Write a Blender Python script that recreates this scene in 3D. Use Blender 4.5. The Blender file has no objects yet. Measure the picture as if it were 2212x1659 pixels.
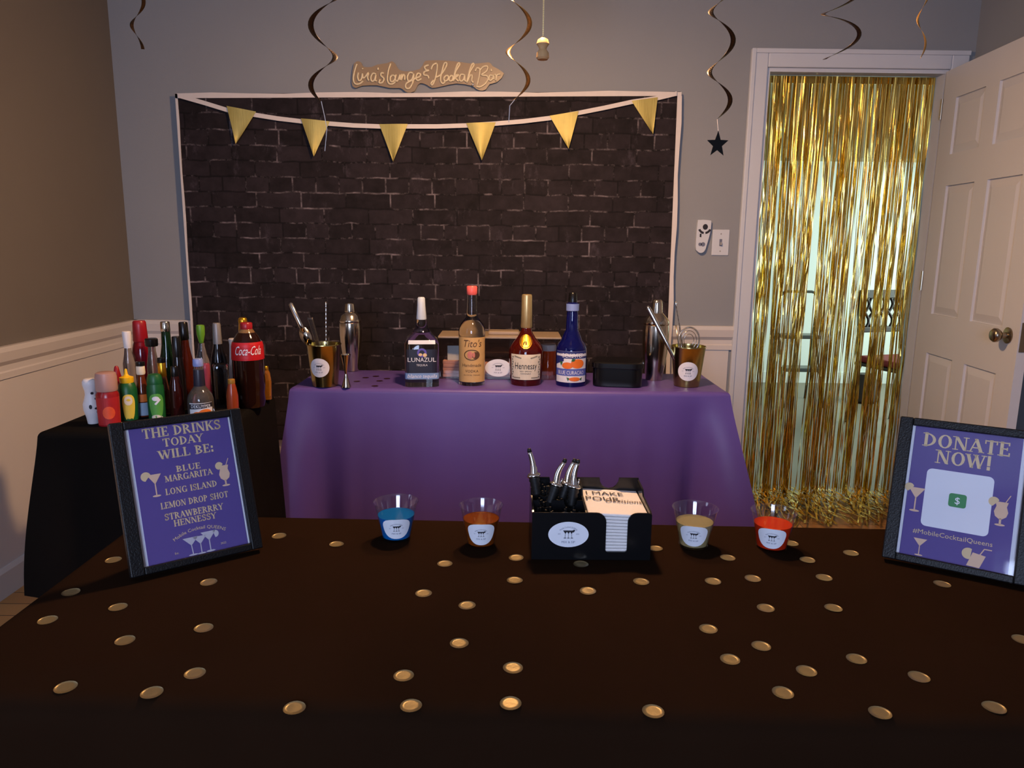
import bpy, bmesh, math, random
import numpy as np
from mathutils import Vector, Matrix, Euler
random.seed(7)
PI = math.pi
sc = bpy.context.scene
COL = sc.collection

# ------------------------------------------------------------------ camera
F = 1600.0; TH = math.radians(10.78); ROLL = 0.0115; YAW = math.radians(0.25); H = 1.26
cam_d = bpy.data.cameras.new('camera'); cam = bpy.data.objects.new('camera', cam_d); COL.objects.link(cam)
cam_d.sensor_width = 36.0; cam_d.lens = F / 2212 * 36; cam_d.clip_start = 0.05
RM = Matrix.Rotation(-YAW, 3, 'Z') @ Matrix.Rotation(PI / 2 - TH, 3, 'X') @ Matrix.Rotation(ROLL, 3, 'Z')
cam.matrix_world = Matrix.Translation((0, 0, H)) @ RM.to_4x4()
sc.camera = cam
CP = Vector((0, 0, H)); FWD = RM @ Vector((0, 0, -1))

def ray(px, py): return RM @ Vector((px - 1106, 829.5 - py, -F))
def atz(px, py, z):
    d = ray(px, py); return CP + d * ((z - H) / d.z)
def aty(px, py, y):
    d = ray(px, py); return CP + d * (y / d.y)

# ------------------------------------------------------------------ render look, world, lights
sc.view_settings.view_transform = 'Standard'; sc.view_settings.look = 'None'
sc.view_settings.exposure = 0.0; sc.view_settings.gamma = 1.0; sc.view_settings.use_curve_mapping = False
sc.cycles.use_denoising = True
sc.cycles.caustics_reflective = False; sc.cycles.caustics_refractive = False
sc.cycles.max_bounces = 12; sc.cycles.transmission_bounces = 12; sc.cycles.transparent_max_bounces = 24
sc.cycles.sample_clamp_indirect = 3.0
w = bpy.data.worlds.new('world'); sc.world = w; w.use_nodes = True
w.node_tree.nodes['Background'].inputs[0].default_value = (0.55, 0.68, 0.9, 1)
w.node_tree.nodes['Background'].inputs[1].default_value = 0.6

def area(name, loc, rot, sx, sy, power, color):
    l = bpy.data.lights.new(name, 'AREA'); l.shape = 'RECTANGLE'; l.size = sx; l.size_y = sy
    l.energy = power; l.color = color
    o = bpy.data.objects.new(name, l); COL.objects.link(o); o.location = loc; o.rotation_euler = rot
    return o
# daylight through the room's windows (rear wall and left wall, behind the camera) and the hall window
area('window_daylight', (-0.64, -2.03, 1.52), (PI / 2, 0, 0), 0.50, 1.10, 36, (0.57, 0.69, 1.0))
area('window_daylight', (-0.06, -2.03, 1.52), (PI / 2, 0, 0), 0.50, 1.10, 36, (0.57, 0.69, 1.0))
area('window_daylight', (-1.83, 0.75, 1.50), (0, -PI / 2, 0), 1.10, 0.50, 4, (0.57, 0.69, 1.0))
area('hall_window_daylight', (4.33, 5.2, 1.25), (0, PI / 2, 0), 1.5, 1.9, 95, (0.80, 1.0, 0.93))
LAMP = (0.06, 2.02, 2.13); LAMP_POWER = 120.0; LAMP_COLOR = (1.0, 0.57, 0.27)

# ------------------------------------------------------------------ materials
def lin(c):
    return tuple(((v / 255) / 12.92 if v / 255 <= 0.04045 else ((v / 255 + 0.055) / 1.055) ** 2.4) for v in c) + (1,)
MATS = {}
def mat(name, rgb, rough=0.5, metal=0.0, trans=0.0, ior=1.45, noise=0.0, nscale=30, bump=0.0, bscale=200, emit=0.0, coat=0.0, spec=0.5, aniso=False):
    if name in MATS: return MATS[name]
    m = bpy.data.materials.new(name); m.use_nodes = True; nt = m.node_tree; b = nt.nodes['Principled BSDF']
    c = lin(rgb)
    b.inputs['Base Color'].default_value = c; b.inputs['Roughness'].default_value = rough
    b.inputs['Metallic'].default_value = metal; b.inputs['Transmission Weight'].default_value = trans
    b.inputs['IOR'].default_value = ior; b.inputs['Specular IOR Level'].default_value = spec
    b.inputs['Coat Weight'].default_value = coat
    if emit:
        b.inputs['Emission Color'].default_value = c; b.inputs['Emission Strength'].default_value = emit
    if noise or bump:
        tc = nt.nodes.new('ShaderNodeTexCoord')
        if noise:
            n = nt.nodes.new('ShaderNodeTexNoise'); n.inputs['Scale'].default_value = nscale; n.inputs['Detail'].default_value = 6
            nt.links.new(tc.outputs['Object'], n.inputs['Vector'])
            mx = nt.nodes.new('ShaderNodeMix'); mx.data_type = 'RGBA'
            mx.inputs[6].default_value = tuple(v * (1 - noise) for v in c[:3]) + (1,)
            mx.inputs[7].default_value = tuple(min(1, v * (1 + noise)) for v in c[:3]) + (1,)
            nt.links.new(n.outputs['Fac'], mx.inputs[0]); nt.links.new(mx.outputs[2], b.inputs['Base Color'])
        if bump:
            n2 = nt.nodes.new('ShaderNodeTexNoise'); n2.inputs['Scale'].default_value = bscale; n2.inputs['Detail'].default_value = 4
            if aniso:
                mp = nt.nodes.new('ShaderNodeMapping'); mp.inputs['Scale'].default_value = (1, 1, 0.03)
                nt.links.new(tc.outputs['Object'], mp.inputs['Vector']); nt.links.new(mp.outputs['Vector'], n2.inputs['Vector'])
            else: nt.links.new(tc.outputs['Object'], n2.inputs['Vector'])
            bp = nt.nodes.new('ShaderNodeBump'); bp.inputs['Strength'].default_value = bump; bp.inputs['Distance'].default_value = 0.002
            nt.links.new(n2.outputs['Fac'], bp.inputs['Height']); nt.links.new(bp.outputs['Normal'], b.inputs['Normal'])
    MATS[name] = m
    return m

def pane_mat(name, tint=(1, 1, 1), gloss=0.12, rough=0.03):
    if name in MATS: return MATS[name]
    m = bpy.data.materials.new(name); m.use_nodes = True; nt = m.node_tree
    for n in list(nt.nodes):
        if n.type == 'BSDF_PRINCIPLED': nt.nodes.remove(n)
    out = [n for n in nt.nodes if n.type == 'OUTPUT_MATERIAL'][0]
    t = nt.nodes.new('ShaderNodeBsdfTransparent'); t.inputs[0].default_value = (*tint, 1)
    g = nt.nodes.new('ShaderNodeBsdfGlossy'); g.inputs['Roughness'].default_value = rough; g.inputs[0].default_value = (1, 1, 1, 1)
    lw = nt.nodes.new('ShaderNodeLayerWeight'); lw.inputs[0].default_value = 0.5
    pw = nt.nodes.new('ShaderNodeMath'); pw.operation = 'POWER'; pw.inputs[1].default_value = 4.0; nt.links.new(lw.outputs['Facing'], pw.inputs[0])
    ma = nt.nodes.new('ShaderNodeMath'); ma.operation = 'MULTIPLY_ADD'; ma.inputs[1].default_value = gloss * 2; ma.inputs[2].default_value = gloss * .25; nt.links.new(pw.outputs[0], ma.inputs[0])
    mx = nt.nodes.new('ShaderNodeMixShader')
    nt.links.new(ma.outputs[0], mx.inputs[0]); nt.links.new(t.outputs[0], mx.inputs[1]); nt.links.new(g.outputs[0], mx.inputs[2])
    nt.links.new(mx.outputs[0], out.inputs[0])
    MATS[name] = m
    return m

M_wall = mat('grey_wall_paint', (140, 144, 150), 0.85, noise=0.05, nscale=3, bump=0.15, bscale=350)
M_wall_dim = mat('dimmed_wall_paint', (112, 106, 100), 0.85, noise=0.05, nscale=3, bump=0.15, bscale=350)  # grey wall paint, darkened so its colour carries the left wall's weaker light
M_hall = mat('hall_wall_paint', (226, 232, 226), 0.9, noise=0.03, nscale=2)
M_hallbeam = mat('hall_beam_paint', (150, 138, 112), 0.9, noise=0.05, nscale=4)
M_white = mat('cream_trim_paint', (206, 201, 198), 0.5, noise=0.03, nscale=5)
M_casing = mat('white_casing_paint', (200, 206, 216), 0.45, noise=0.02, nscale=5)
M_door = mat('white_door_paint', (202, 204, 210), 0.42, noise=0.03, nscale=4)
M_ceil = mat('ceiling_paint', (200, 198, 195), 0.9, noise=0.03, nscale=4)
M_blackcloth = mat('black_plastic_cloth', (31, 20, 13), 0.85, noise=0.15, nscale=6, bump=0.2, bscale=25, spec=0.0)
M_purple = mat('purple_plastic_cloth', (86, 68, 144), 0.42, noise=0.06, nscale=6, bump=0.9, bscale=7)
M_gold = mat('gold_dot_foil', (132, 117, 82), 0.42, 0.55, noise=0.12, nscale=60, bump=0.2, bscale=90)
M_pennant = mat('gold_pennant_foil', (178, 164, 92), 0.5, 0.35, noise=0.15, nscale=20, bump=0.35, bscale=300, aniso=True)
M_fringe = mat('gold_fringe_foil', (220, 190, 98), 0.22, 1.0, noise=0.1, nscale=10)
M_swirl = mat('shaded_gold_foil', (58, 42, 26), 0.35, 0.6, noise=0.1, nscale=20)  # gold foil with the dark room's reflection put into a darker base colour
M_swirlg = mat('gold_swirl_foil', (190, 150, 88), 0.35, 0.8, noise=0.1, nscale=20)
M_starm = mat('black_star_card', (12, 9, 7), 0.6, noise=0.1, spec=0.15)
M_ribbon = mat('white_ribbon', (214, 208, 206), 0.6, noise=0.05, nscale=40)
M_framem = mat('black_frame_plastic', (10, 10, 12), 0.4, noise=0.2, nscale=120, bump=0.4, bscale=400, spec=0.3)
M_print = mat('purple_print_paper', (86, 68, 140), 0.6, noise=0.03, nscale=10)
M_tan = mat('tan_print_ink', (222, 196, 152), 0.6, noise=0.1, nscale=80)
M_pink = mat('peach_print_ink', (226, 190, 160), 0.6, noise=0.05, nscale=80)
M_paper = mat('white_print_paper', (226, 228, 236), 0.65, noise=0.02, nscale=50)
M_silver = mat('silver_print_ink', (190, 188, 200), 0.6, noise=0.1, nscale=90)
M_green = mat('green_app_ink', (62, 140, 84), 0.6, noise=0.05, nscale=50)
M_ink = mat('black_print_ink', (30, 28, 38), 0.6, noise=0.1, nscale=80)
M_greyink = mat('grey_print_ink', (104, 110, 132), 0.6, noise=0.1, nscale=80)
M_stick = mat('white_sticker_vinyl', (228, 230, 238), 0.4, noise=0.02, nscale=40)
M_caddy = mat('black_caddy_plastic', (16, 16, 18), 0.22, noise=0.15, nscale=40)
M_rubber = mat('black_rubber', (18, 17, 17), 0.5, noise=0.1, nscale=60)
M_chrome = mat('chrome_steel', (226, 224, 220), 0.12, 1.0, noise=0.03, nscale=30)
M_steel = mat('brushed_shaker_steel', (206, 196, 180), 0.16, 1.0, noise=0.04, nscale=25)
M_goldcup = mat('gold_tin', (182, 164, 104), 0.22, 1.0, noise=0.08, nscale=20)
M_cup = pane_mat('clear_cup_plastic', (0.97, 0.97, 0.99), 0.25, 0.06)
M_acrylic = pane_mat('clear_box_acrylic', (0.90, 0.86, 0.84), 0.22, 0.08)
M_glassp = pane_mat('frame_glass', (0.97, 0.97, 0.98), 0.06, 0.04)
M_glass = mat('clear_bottle_glass', (244, 246, 246), 0.02, trans=1.0, noise=0.01)
M_cognac = mat('cognac_bottle', (120, 26, 12), 0.04, trans=0.72, noise=0.02)
M_blueb = mat('blue_bottle', (14, 20, 110), 0.05, trans=0.55, noise=0.02)
M_cream = mat('cream_label_paper', (222, 212, 190), 0.6, noise=0.06, nscale=60)
M_kraft = mat('kraft_label_paper', (198, 160, 104), 0.6, noise=0.08, nscale=60)
M_napkin = mat('white_napkin', (232, 228, 226), 0.9, noise=0.03, nscale=80, bump=0.3, bscale=600)
M_red = mat('red_plastic', (146, 20, 32), 0.35, noise=0.06)
M_blk = mat('black_gloss', (14, 13, 14), 0.25, noise=0.1)
M_foil = mat('gold_capsule_foil', (206, 182, 128), 0.34, 0.7, noise=0.08, nscale=60)
M_medal = mat('gold_medallion', (212, 160, 44), 0.28, 0.9, noise=0.1, nscale=90)
M_orange = mat('orange_print_ink', (222, 112, 36), 0.55, noise=0.12, nscale=50)
M_leaf = mat('green_leaf_ink', (44, 96, 52), 0.55, noise=0.12, nscale=50)
M_navy = mat('navy_print_ink', (34, 42, 108), 0.5, noise=0.06, nscale=50)
M_wood = mat('dark_hall_wood', (40, 24, 18), 0.45, noise=0.2, nscale=12)

def floor_material():
    m = bpy.data.materials.new('golden_oak_floor'); m.use_nodes = True; nt = m.node_tree; b = nt.nodes['Principled BSDF']
    tc = nt.nodes.new('ShaderNodeTexCoord'); br = nt.nodes.new('ShaderNodeTexBrick')
    br.inputs['Scale'].default_value = 1; br.inputs['Brick Width'].default_value = 0.9; br.inputs['Row Height'].default_value = 0.083
    br.inputs['Mortar Size'].default_value = 0.002
    br.inputs['Color1'].default_value = lin((196, 146, 84)); br.inputs['Color2'].default_value = lin((170, 120, 64)); br.inputs['Mortar'].default_value = lin((70, 46, 24))
    nt.links.new(tc.outputs['Object'], br.inputs['Vector']); nt.links.new(br.outputs['Color'], b.inputs['Base Color'])
    b.inputs['Roughness'].default_value = 0.35
    return m
M_floor = floor_material()
M_tile = mat('pale_hall_tile', (128, 120, 104), 0.4, noise=0.1, nscale=3)

def brick_print():
    """printed vinyl: worn whitish joints on near-black bricks (flat print)"""
    m = bpy.data.materials.new('printed_black_brick'); m.use_nodes = True; nt = m.node_tree; b = nt.nodes['Principled BSDF']
    L = nt.links.new
    def N(t, **k):
        n = nt.nodes.new(t)
        for a, v in k.items(): n.inputs[a].default_value = v
        return n
    tc = N('ShaderNodeTexCoord'); sep = N('ShaderNodeSeparateXYZ'); L(tc.outputs['Object'], sep.inputs[0])
    wob = N('ShaderNodeTexNoise', Scale=9.0, Detail=3.0); L(tc.outputs['Object'], wob.inputs['Vector'])
    wm = N('ShaderNodeMath'); wm.operation = 'MULTIPLY_ADD'; wm.inputs[1].default_value = 0.022; L(wob.outputs['Fac'], wm.inputs[0])
    cmb = N('ShaderNodeCombineXYZ'); L(sep.outputs[0], cmb.inputs[0]); L(sep.outputs[2], wm.inputs[2]); L(wm.outputs[0], cmb.inputs[1])
    ad = N('ShaderNodeVectorMath'); ad.operation = 'ADD'; ad.inputs[1].default_value = (20.03, 20 * 0.0688 - 1.203 - 0.009, 0); L(cmb.outputs[0], ad.inputs[0])
    br = nt.nodes.new('ShaderNodeTexBrick'); br.offset = 0.5; br.squash = 0.52; br.squash_frequency = 3
    for a, v in (('Scale', 1.0), ('Brick Width', 0.205), ('Row Height', 0.0688), ('Mortar Size', 0.0048), ('Mortar Smooth', 0.6)): br.inputs[a].default_value = v
    br.inputs['Color1'].default_value = (0, 0, 0, 1); br.inputs['Color2'].default_value = (1, 1, 1, 1); br.inputs['Mortar'].default_value = (0, 0, 0, 1)
    L(ad.outputs[0], br.inputs['Vector'])
    tone = N('ShaderNodeTexNoise', Scale=16.0, Detail=8.0, Roughness=0.65); L(tc.outputs['Object'], tone.inputs['Vector'])
    # brick face colour: per-brick tone + mottling
    a1 = N('ShaderNodeMath'); a1.operation = 'MULTIPLY_ADD'; a1.inputs[1].default_value = 0.28; L(br.outputs['Color'], a1.inputs[0]); L(tone.outputs['Fac'], a1.inputs[2])
    rp = nt.nodes.new('ShaderNodeValToRGB'); e = rp.color_ramp.elements
    e[0].position = 0.32; e[0].color = lin((20, 16, 17)); e[1].position = 0.95; e[1].color = lin((48, 41, 46))
    L(a1.outputs[0], rp.inputs[0])
    # joints: only where the whitewash is left
    pat = N('ShaderNodeTexNoise', Scale=7.0, Detail=9.0, Roughness=0.72); L(tc.outputs['Object'], pat.inputs['Vector'])
    pr = nt.nodes.new('ShaderNodeValToRGB'); e = pr.color_ramp.elements
    e[0].position = 0.49; e[0].color = (0, 0, 0, 1); e[1].position = 0.68; e[1].color = (1, 1, 1, 1)
    L(pat.outputs['Fac'], pr.inputs[0])
    mu = N('ShaderNodeMath'); mu.operation = 'MULTIPLY'; L(br.outputs['Fac'], mu.inputs[0]); L(pr.outputs[0], mu.inputs[1])
    scf = N('ShaderNodeTexNoise', Scale=5.5, Detail=10.0, Roughness=0.78); scm = N('ShaderNodeMapping'); scm.inputs['Scale'].default_value = (1.9, 1, .9); scm.inputs['Location'].default_value = (3, 1, 2)
    L(tc.outputs['Object'], scm.inputs['Vector']); L(scm.outputs['Vector'], scf.inputs['Vector'])
    sr_ = nt.nodes.new('ShaderNodeValToRGB'); e = sr_.color_ramp.elements; e[0].position = 0.57; e[0].color = (0, 0, 0, 1); e[1].position = 0.78; e[1].color = (.75, .75, .75, 1); L(scf.outputs['Fac'], sr_.inputs[0])
    rpx = nt.nodes.new('ShaderNodeMix'); rpx.data_type = 'RGBA'; rpx.inputs[7].default_value = lin((86, 78, 88)); L(sr_.outputs[0], rpx.inputs[0]); L(rp.outputs[0], rpx.inputs[6])
    mx = nt.nodes.new('ShaderNodeMix'); mx.data_type = 'RGBA'; mx.inputs[7].default_value = lin((132, 122, 128))
    L(mu.outputs[0], mx.inputs[0]); L(rp.outputs[0], mx.inputs[6])
    # darker unpainted joint
    dk = N('ShaderNodeMath'); dk.operation = 'MULTIPLY'; dk.inputs[1].default_value = 0.5; L(br.outputs['Fac'], dk.inputs[0])
    mx0 = nt.nodes.new('ShaderNodeMix'); mx0.data_type = 'RGBA'; mx0.inputs[7].default_value = lin((8, 6, 6))
    L(dk.outputs[0], mx0.inputs[0]); L(rpx.outputs[2], mx0.inputs[6]); L(mx0.outputs[2], mx.inputs[6])
    L(mx.outputs[2], b.inputs['Base Color']); b.inputs['Roughness'].default_value = 0.75; b.inputs['Specular IOR Level'].default_value = 0.15
    return m
M_brick = brick_print()

# ------------------------------------------------------------------ object helpers
def link(name, me, m=None, parent=None, smooth=False, loc=None):
    o = bpy.data.objects.new(name, me); COL.objects.link(o)
    if m is not None and not me.materials: me.materials.append(m)
    if parent is not None: o.parent = parent
    if loc is not None: o.location = loc
    if smooth and len(me.polygons): me.polygons.foreach_set('use_smooth', [True] * len(me.polygons))
    return o
def mesh(name, verts, faces):
    me = bpy.data.meshes.new(name); me.from_pydata([tuple(v) for v in verts], [], faces); me.update()
    return me
def tag(o, label=None, cat=None, group=None, kind=None):
    if label: o['label'] = label
    if cat: o['category'] = cat
    if group: o['group'] = group
    if kind: o['kind'] = kind
    return o
def thing(name, label, cat, loc=(0, 0, 0), rot=(0, 0, 0), group=None, kind=None):
    o = bpy.data.objects.new(name, None); COL.objects.link(o); o.location = loc; o.rotation_euler = rot
    o.empty_display_size = 0.05
    return tag(o, label, cat, group, kind)
class MB:
    """collects plain shapes into one mesh"""
    def __init__(s): s.v = []; s.f = []
    def add(s, verts, faces):
        k = len(s.v); s.v += [tuple(v) for v in verts]; s.f += [tuple(i + k for i in f) for f in faces]; return s
    def box(s, x0, x1, y0, y1, z0, z1, M=None):
        p = [Vector(q) for q in ((x0, y0, z0), (x1, y0, z0), (x1, y1, z0), (x0, y1, z0), (x0, y0, z1), (x1, y0, z1), (x1, y1, z1), (x0, y1, z1))]
        if M: p = [M @ q for q in p]
        return s.add(p, [(3, 2, 1, 0), (4, 5, 6, 7), (0, 1, 5, 4), (1, 2, 6, 5), (2, 3, 7, 6), (3, 0, 4, 7)])
    def tube(s, pts, r, n=10, cap=True):
        pts = [Vector(p) for p in pts]; rs = r if isinstance(r, (list, tuple)) else [r] * len(pts)
        t0 = (pts[1] - pts[0]).normalized(); up = Vector((0, 0, 1)) if abs(t0.z) < 0.9 else Vector((1, 0, 0))
        nrm = t0.cross(up).normalized(); vs = []
        for i, p in enumerate(pts):
            a = pts[max(0, i - 1)]; b = pts[min(len(pts) - 1, i + 1)]; t = (b - a).normalized()
            nrm = (nrm - t * nrm.dot(t)).normalized(); bn = t.cross(nrm)
            for j in range(n):
                an = 2 * PI * j / n; vs.append(p + (nrm * math.cos(an) + bn * math.sin(an)) * rs[i])
        fs = [(i * n + j, i * n + (j + 1) % n, (i + 1) * n + (j + 1) % n, (i + 1) * n + j) for i in range(len(pts) - 1) for j in range(n)]
        if cap: fs += [tuple(range(n - 1, -1, -1)), tuple((len(pts) - 1) * n + j for j in range(n))]
        return s.add(vs, fs)
    def prism(s, poly, y0, y1):
        """polygon in x,z extruded along y"""
        n = len(poly); vs = [(x, y0, z) for x, z in poly] + [(x, y1, z) for x, z in poly]
        return s.add(vs, [tuple(range(n)), tuple(range(2 * n - 1, n - 1, -1))] + [((i + 1) % n, i, n + i, n + (i + 1) % n) for i in range(n)])
    def build(s, name, m, parent=None, smooth=False, bevel=0.0, loc=None, seg=2):
        me = mesh(name, s.v, s.f)
        bm = bmesh.new(); bm.from_mesh(me); bmesh.ops.recalc_face_normals(bm, faces=bm.faces)
        if bevel: bmesh.ops.bevel(bm, geom=list(bm.edges), offset=bevel, segments=seg, affect='EDGES', profile=0.5, clamp_overlap=True)
        bm.to_mesh(me); bm.free()
        return link(name, me, m, parent, smooth, loc)
def catmull(pts, k=6, closed=False):
    P = [np.array(p, float) for p in pts]; n = len(P); out = []
    rng = range(n if closed else n - 1)
    for i in rng:
        p0 = P[(i - 1) % n] if closed or i > 0 else P[0]; p1 = P[i]; p2 = P[(i + 1) % n]; p3 = P[(i + 2) % n] if closed or i + 2 < n else P[-1]
        for j in range(k):
            t = j / k
            out.append(tuple(0.5 * (2 * p1 + (p2 - p0) * t + (2 * p0 - 5 * p1 + 4 * p2 - p3) * t * t + (3 * p1 - p0 - 3 * p2 + p3) * t ** 3)))
    if not closed: out.append(tuple(P[-1]))
    return out

# ---- lathe with optional squared cross-section; profile = [(z, r, n)]
class Prof:
    def __init__(s, pts): s.p = [(q[0], q[1], q[2] if len(q) > 2 else 2.0) for q in pts]
    def at(s, z):
        p = s.p
        lo, hi = (0, len(p) - 1)
        for i in range(len(p) - 1):
            a, b = p[i], p[i + 1]
            if min(a[0], b[0]) - 1e-9 <= z <= max(a[0], b[0]) + 1e-9:
                t = 0 if abs(b[0] - a[0]) < 1e-9 else (z - a[0]) / (b[0] - a[0])
                return a[1] + (b[1] - a[1]) * t, a[2] + (b[2] - a[2]) * t
        return p[-1][1], p[-1][2]
    @staticmethod
    def xy(a, r, n):
        c, sn = math.cos(a), math.sin(a)
        k = r if n <= 2.001 else r / ((abs(c) ** n + abs(sn) ** n) ** (1 / n))
        return k * c, k * sn
    def S(s, a, z, eps=0.0):
        r, n = s.at(z); x, y = s.xy(a, r + eps, n); return (x, y, z)
def lathe(name, pts, m, parent=None, seg=32, smooth=True, loc=None, cap0=True, cap1=True, rotz=0.0):
    P = Prof(pts).p; vs = []; fs = []
    for z, r, n in P:
        for j in range(seg):
            x, y = Prof.xy(2 * PI * j / seg + rotz, max(r, 1e-5), n); vs.append((x, y, z))
    for i in range(len(P) - 1):
        for j in range(seg): fs.append((i * seg + j, i * seg + (j + 1) % seg, (i + 1) * seg + (j + 1) % seg, (i + 1) * seg + j))
    if cap0: fs.append(tuple(range(seg - 1, -1, -1)))
    if cap1: fs.append(tuple((len(P) - 1) * seg + j for j in range(seg)))
    me = mesh(name, vs, fs); o = link(name, me, m, parent, False, loc)
    if smooth:
        me.polygons.foreach_set('use_smooth', [len(p.vertices) == 4 for p in me.polygons])
        try: me.set_sharp_from_angle(angle=math.radians(42))
        except Exception: pass
    return o

# ------------------------------------------------------------------ flat drawing (prints, lettering, stickers)
_txt = {}
def font_tris(body):
    if body in _txt: return _txt[body]
    cu = bpy.data.curves.new('t', 'FONT'); cu.body = body; cu.size = 1.0; cu.resolution_u = 2
    ob = bpy.data.objects.new('t', cu); COL.objects.link(ob)
    dg = bpy.context.evaluated_depsgraph_get(); me = bpy.data.meshes.new_from_object(ob.evaluated_get(dg))
    vs = [(v.co.x, v.co.y) for v in me.vertices]; fs = [tuple(p.vertices) for p in me.polygons]
    bpy.data.objects.remove(ob); bpy.data.curves.remove(cu); bpy.data.meshes.remove(me)
    _txt[body] = (vs, fs); return _txt[body]
def arc(cx, cy, rx, ry, a0, a1, n=14): return [(cx + rx * math.cos(math.radians(a0 + (a1 - a0) * i / n)), cy + ry * math.sin(math.radians(a0 + (a1 - a0) * i / n))) for i in range(n + 1)]
K, T_ = 0.20, 0.085
SER = {  # width, ops; 'k' thick stroke, 'n' thin stroke, 'r' ring part, 's' serif
 'A': (.86, [('n', [(.08, 0), (.42, 1)]), ('k', [(.40, 1), (.76, 0)]), ('n', [(.2, .33), (.62, .33)]), ('s', .08, 0), ('s', .76, 0)]),
 'B': (.78, [('k', [(.18, 0), (.18, 1)]), ('r', .18, .745, .48, .255, -90, 90), ('r', .18, .27, .55, .27, -90, 90), ('s', .14, 0), ('s', .14, 1)]),
 'D': (.86, [('k', [(.18, 0), (.18, 1)]), ('r', .18, .5, .62, .5, -90, 90), ('s', .14, 0), ('s', .14, 1)]),
 'E': (.70, [('k', [(.18, 0), (.18, 1)]), ('n', [(.1, .957), (.62, .957)]), ('n', [(.1, .043), (.66, .043)]), ('n', [(.2, .52), (.5, .52)]), ('n', [(.6, 1), (.6, .78)]), ('n', [(.64, 0), (.64, .24)]), ('n', [(.5, .42), (.5, .62)]), ('s', .14, 0), ('s', .14, 1)]),
 'G': (.92, [('r', .46, .5, .42, .52, 50, 330), ('k', [(.76, .05), (.76, .42)]), ('n', [(.6, .42), (.9, .42)]), ('n', [(.76, .98), (.76, .72)])]),
 'H': (.92, [('k', [(.18, 0), (.18, 1)]), ('k', [(.74, 0), (.74, 1)]), ('n', [(.2, .5), (.72, .5)]), ('s', .18, 0), ('s', .18, 1), ('s', .74, 0), ('s', .74, 1)]),
 'I': (.40, [('k', [(.2, 0), (.2, 1)]), ('s', .2, 0), ('s', .2, 1)]),
 'K': (.86, [('k', [(.18, 0), (.18, 1)]), ('n', [(.72, 1), (.24, .44)]), ('k', [(.36, .6), (.74, 0)]), ('s', .18, 0), ('s', .18, 1), ('s', .7, 1), ('s', .74, 0)]),
 'L': (.70, [('k', [(.18, 0), (.18, 1)]), ('n', [(.1, .043), (.66, .043)]), ('n', [(.64, 0), (.64, .26)]), ('s', .18, 1), ('s', .14, 0)]),
 'M': (1.12, [('n', [(.15, 0), (.15, 1)]), ('k', [(.94, 0), (.94, 1)]), ('k', [(.17, 1), (.54, .06)]), ('n', [(.54, .06), (.9, 1)]), ('s', .15, 0), ('s', .1, 1), ('s', .94, 0), ('s', .98, 1)]),
 'N': (.94, [('n', [(.16, 0), (.16, 1)]), ('n', [(.78, 0), (.78, 1)]), ('k', [(.18, 1), (.76, 0)]), ('s', .16, 0), ('s', .12, 1), ('s', .78, 1)]),
 'O': (.94, [('r', .47, .5, .43, .52, 0, 360)]),
 'P': (.74, [('k', [(.18, 0), (.18, 1)]), ('r', .18, .72, .5, .28, -90, 90), ('s', .18, 0), ('s', .14, 1)]),
 'R': (.86, [('k', [(.18, 0), (.18, 1)]), ('r', .18, .73, .5, .27, -90, 90), ('k', [(.42, .48), (.76, 0)]), ('s', .18, 0), ('s', .14, 1), ('s', .78, 0)]),
 'S': (.70, [('m', [(.58, .76), (.5, .92), (.32, .95), (.16, .86), (.15, .68), (.35, .54), (.55, .40), (.58, .2), (.44, .06), (.24, .05), (.11, .2)]), ('n', [(.6, .98), (.6, .72)]), ('n', [(.1, .02), (.1, .28)])]),
 'T': (.82, [('k', [(.41, 0), (.41, 1)]), ('n', [(.04, .957), (.78, .957)]), ('n', [(.07, 1), (.07, .74)]), ('n', [(.75, 1), (.75, .74)]), ('s', .41, 0)]),
 'U': (.92, [('k', [(.2, .3), (.2, 1)]), ('r', .47, .33, .36, .34, 180, 360), ('n', [(.78, .3), (.78, 1)]), ('s', .2, 1), ('s', .78, 1)]),
 'W': (1.2, [('k', [(.08, 1), (.38, 0)]), ('n', [(.38, 0), (.62, 1)]), ('k', [(.58, 1), (.86, 0)]), ('n', [(.86, 0), (1.12, 1)]), ('s', .08, 1), ('s', 1.1, 1), ('s', .58, 1)]),
 'Y': (.86, [('k', [(.08, 1), (.42, .46)]), ('n', [(.78, 1), (.44, .46)]), ('k', [(.43, 0), (.43, .48)]), ('s', .1, 1), ('s', .76, 1), ('s', .43, 0)]),
 '!': (.36, [('k', [(.18, .32), (.18, 1)]), ('k', [(.18, 0), (.18, .19)])]),
 ':': (.34, [('k', [(.18, .03), (.18, .22)]), ('k', [(.18, .5), (.18, .69)])]),
 ' ': (.42, []),
}
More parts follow.
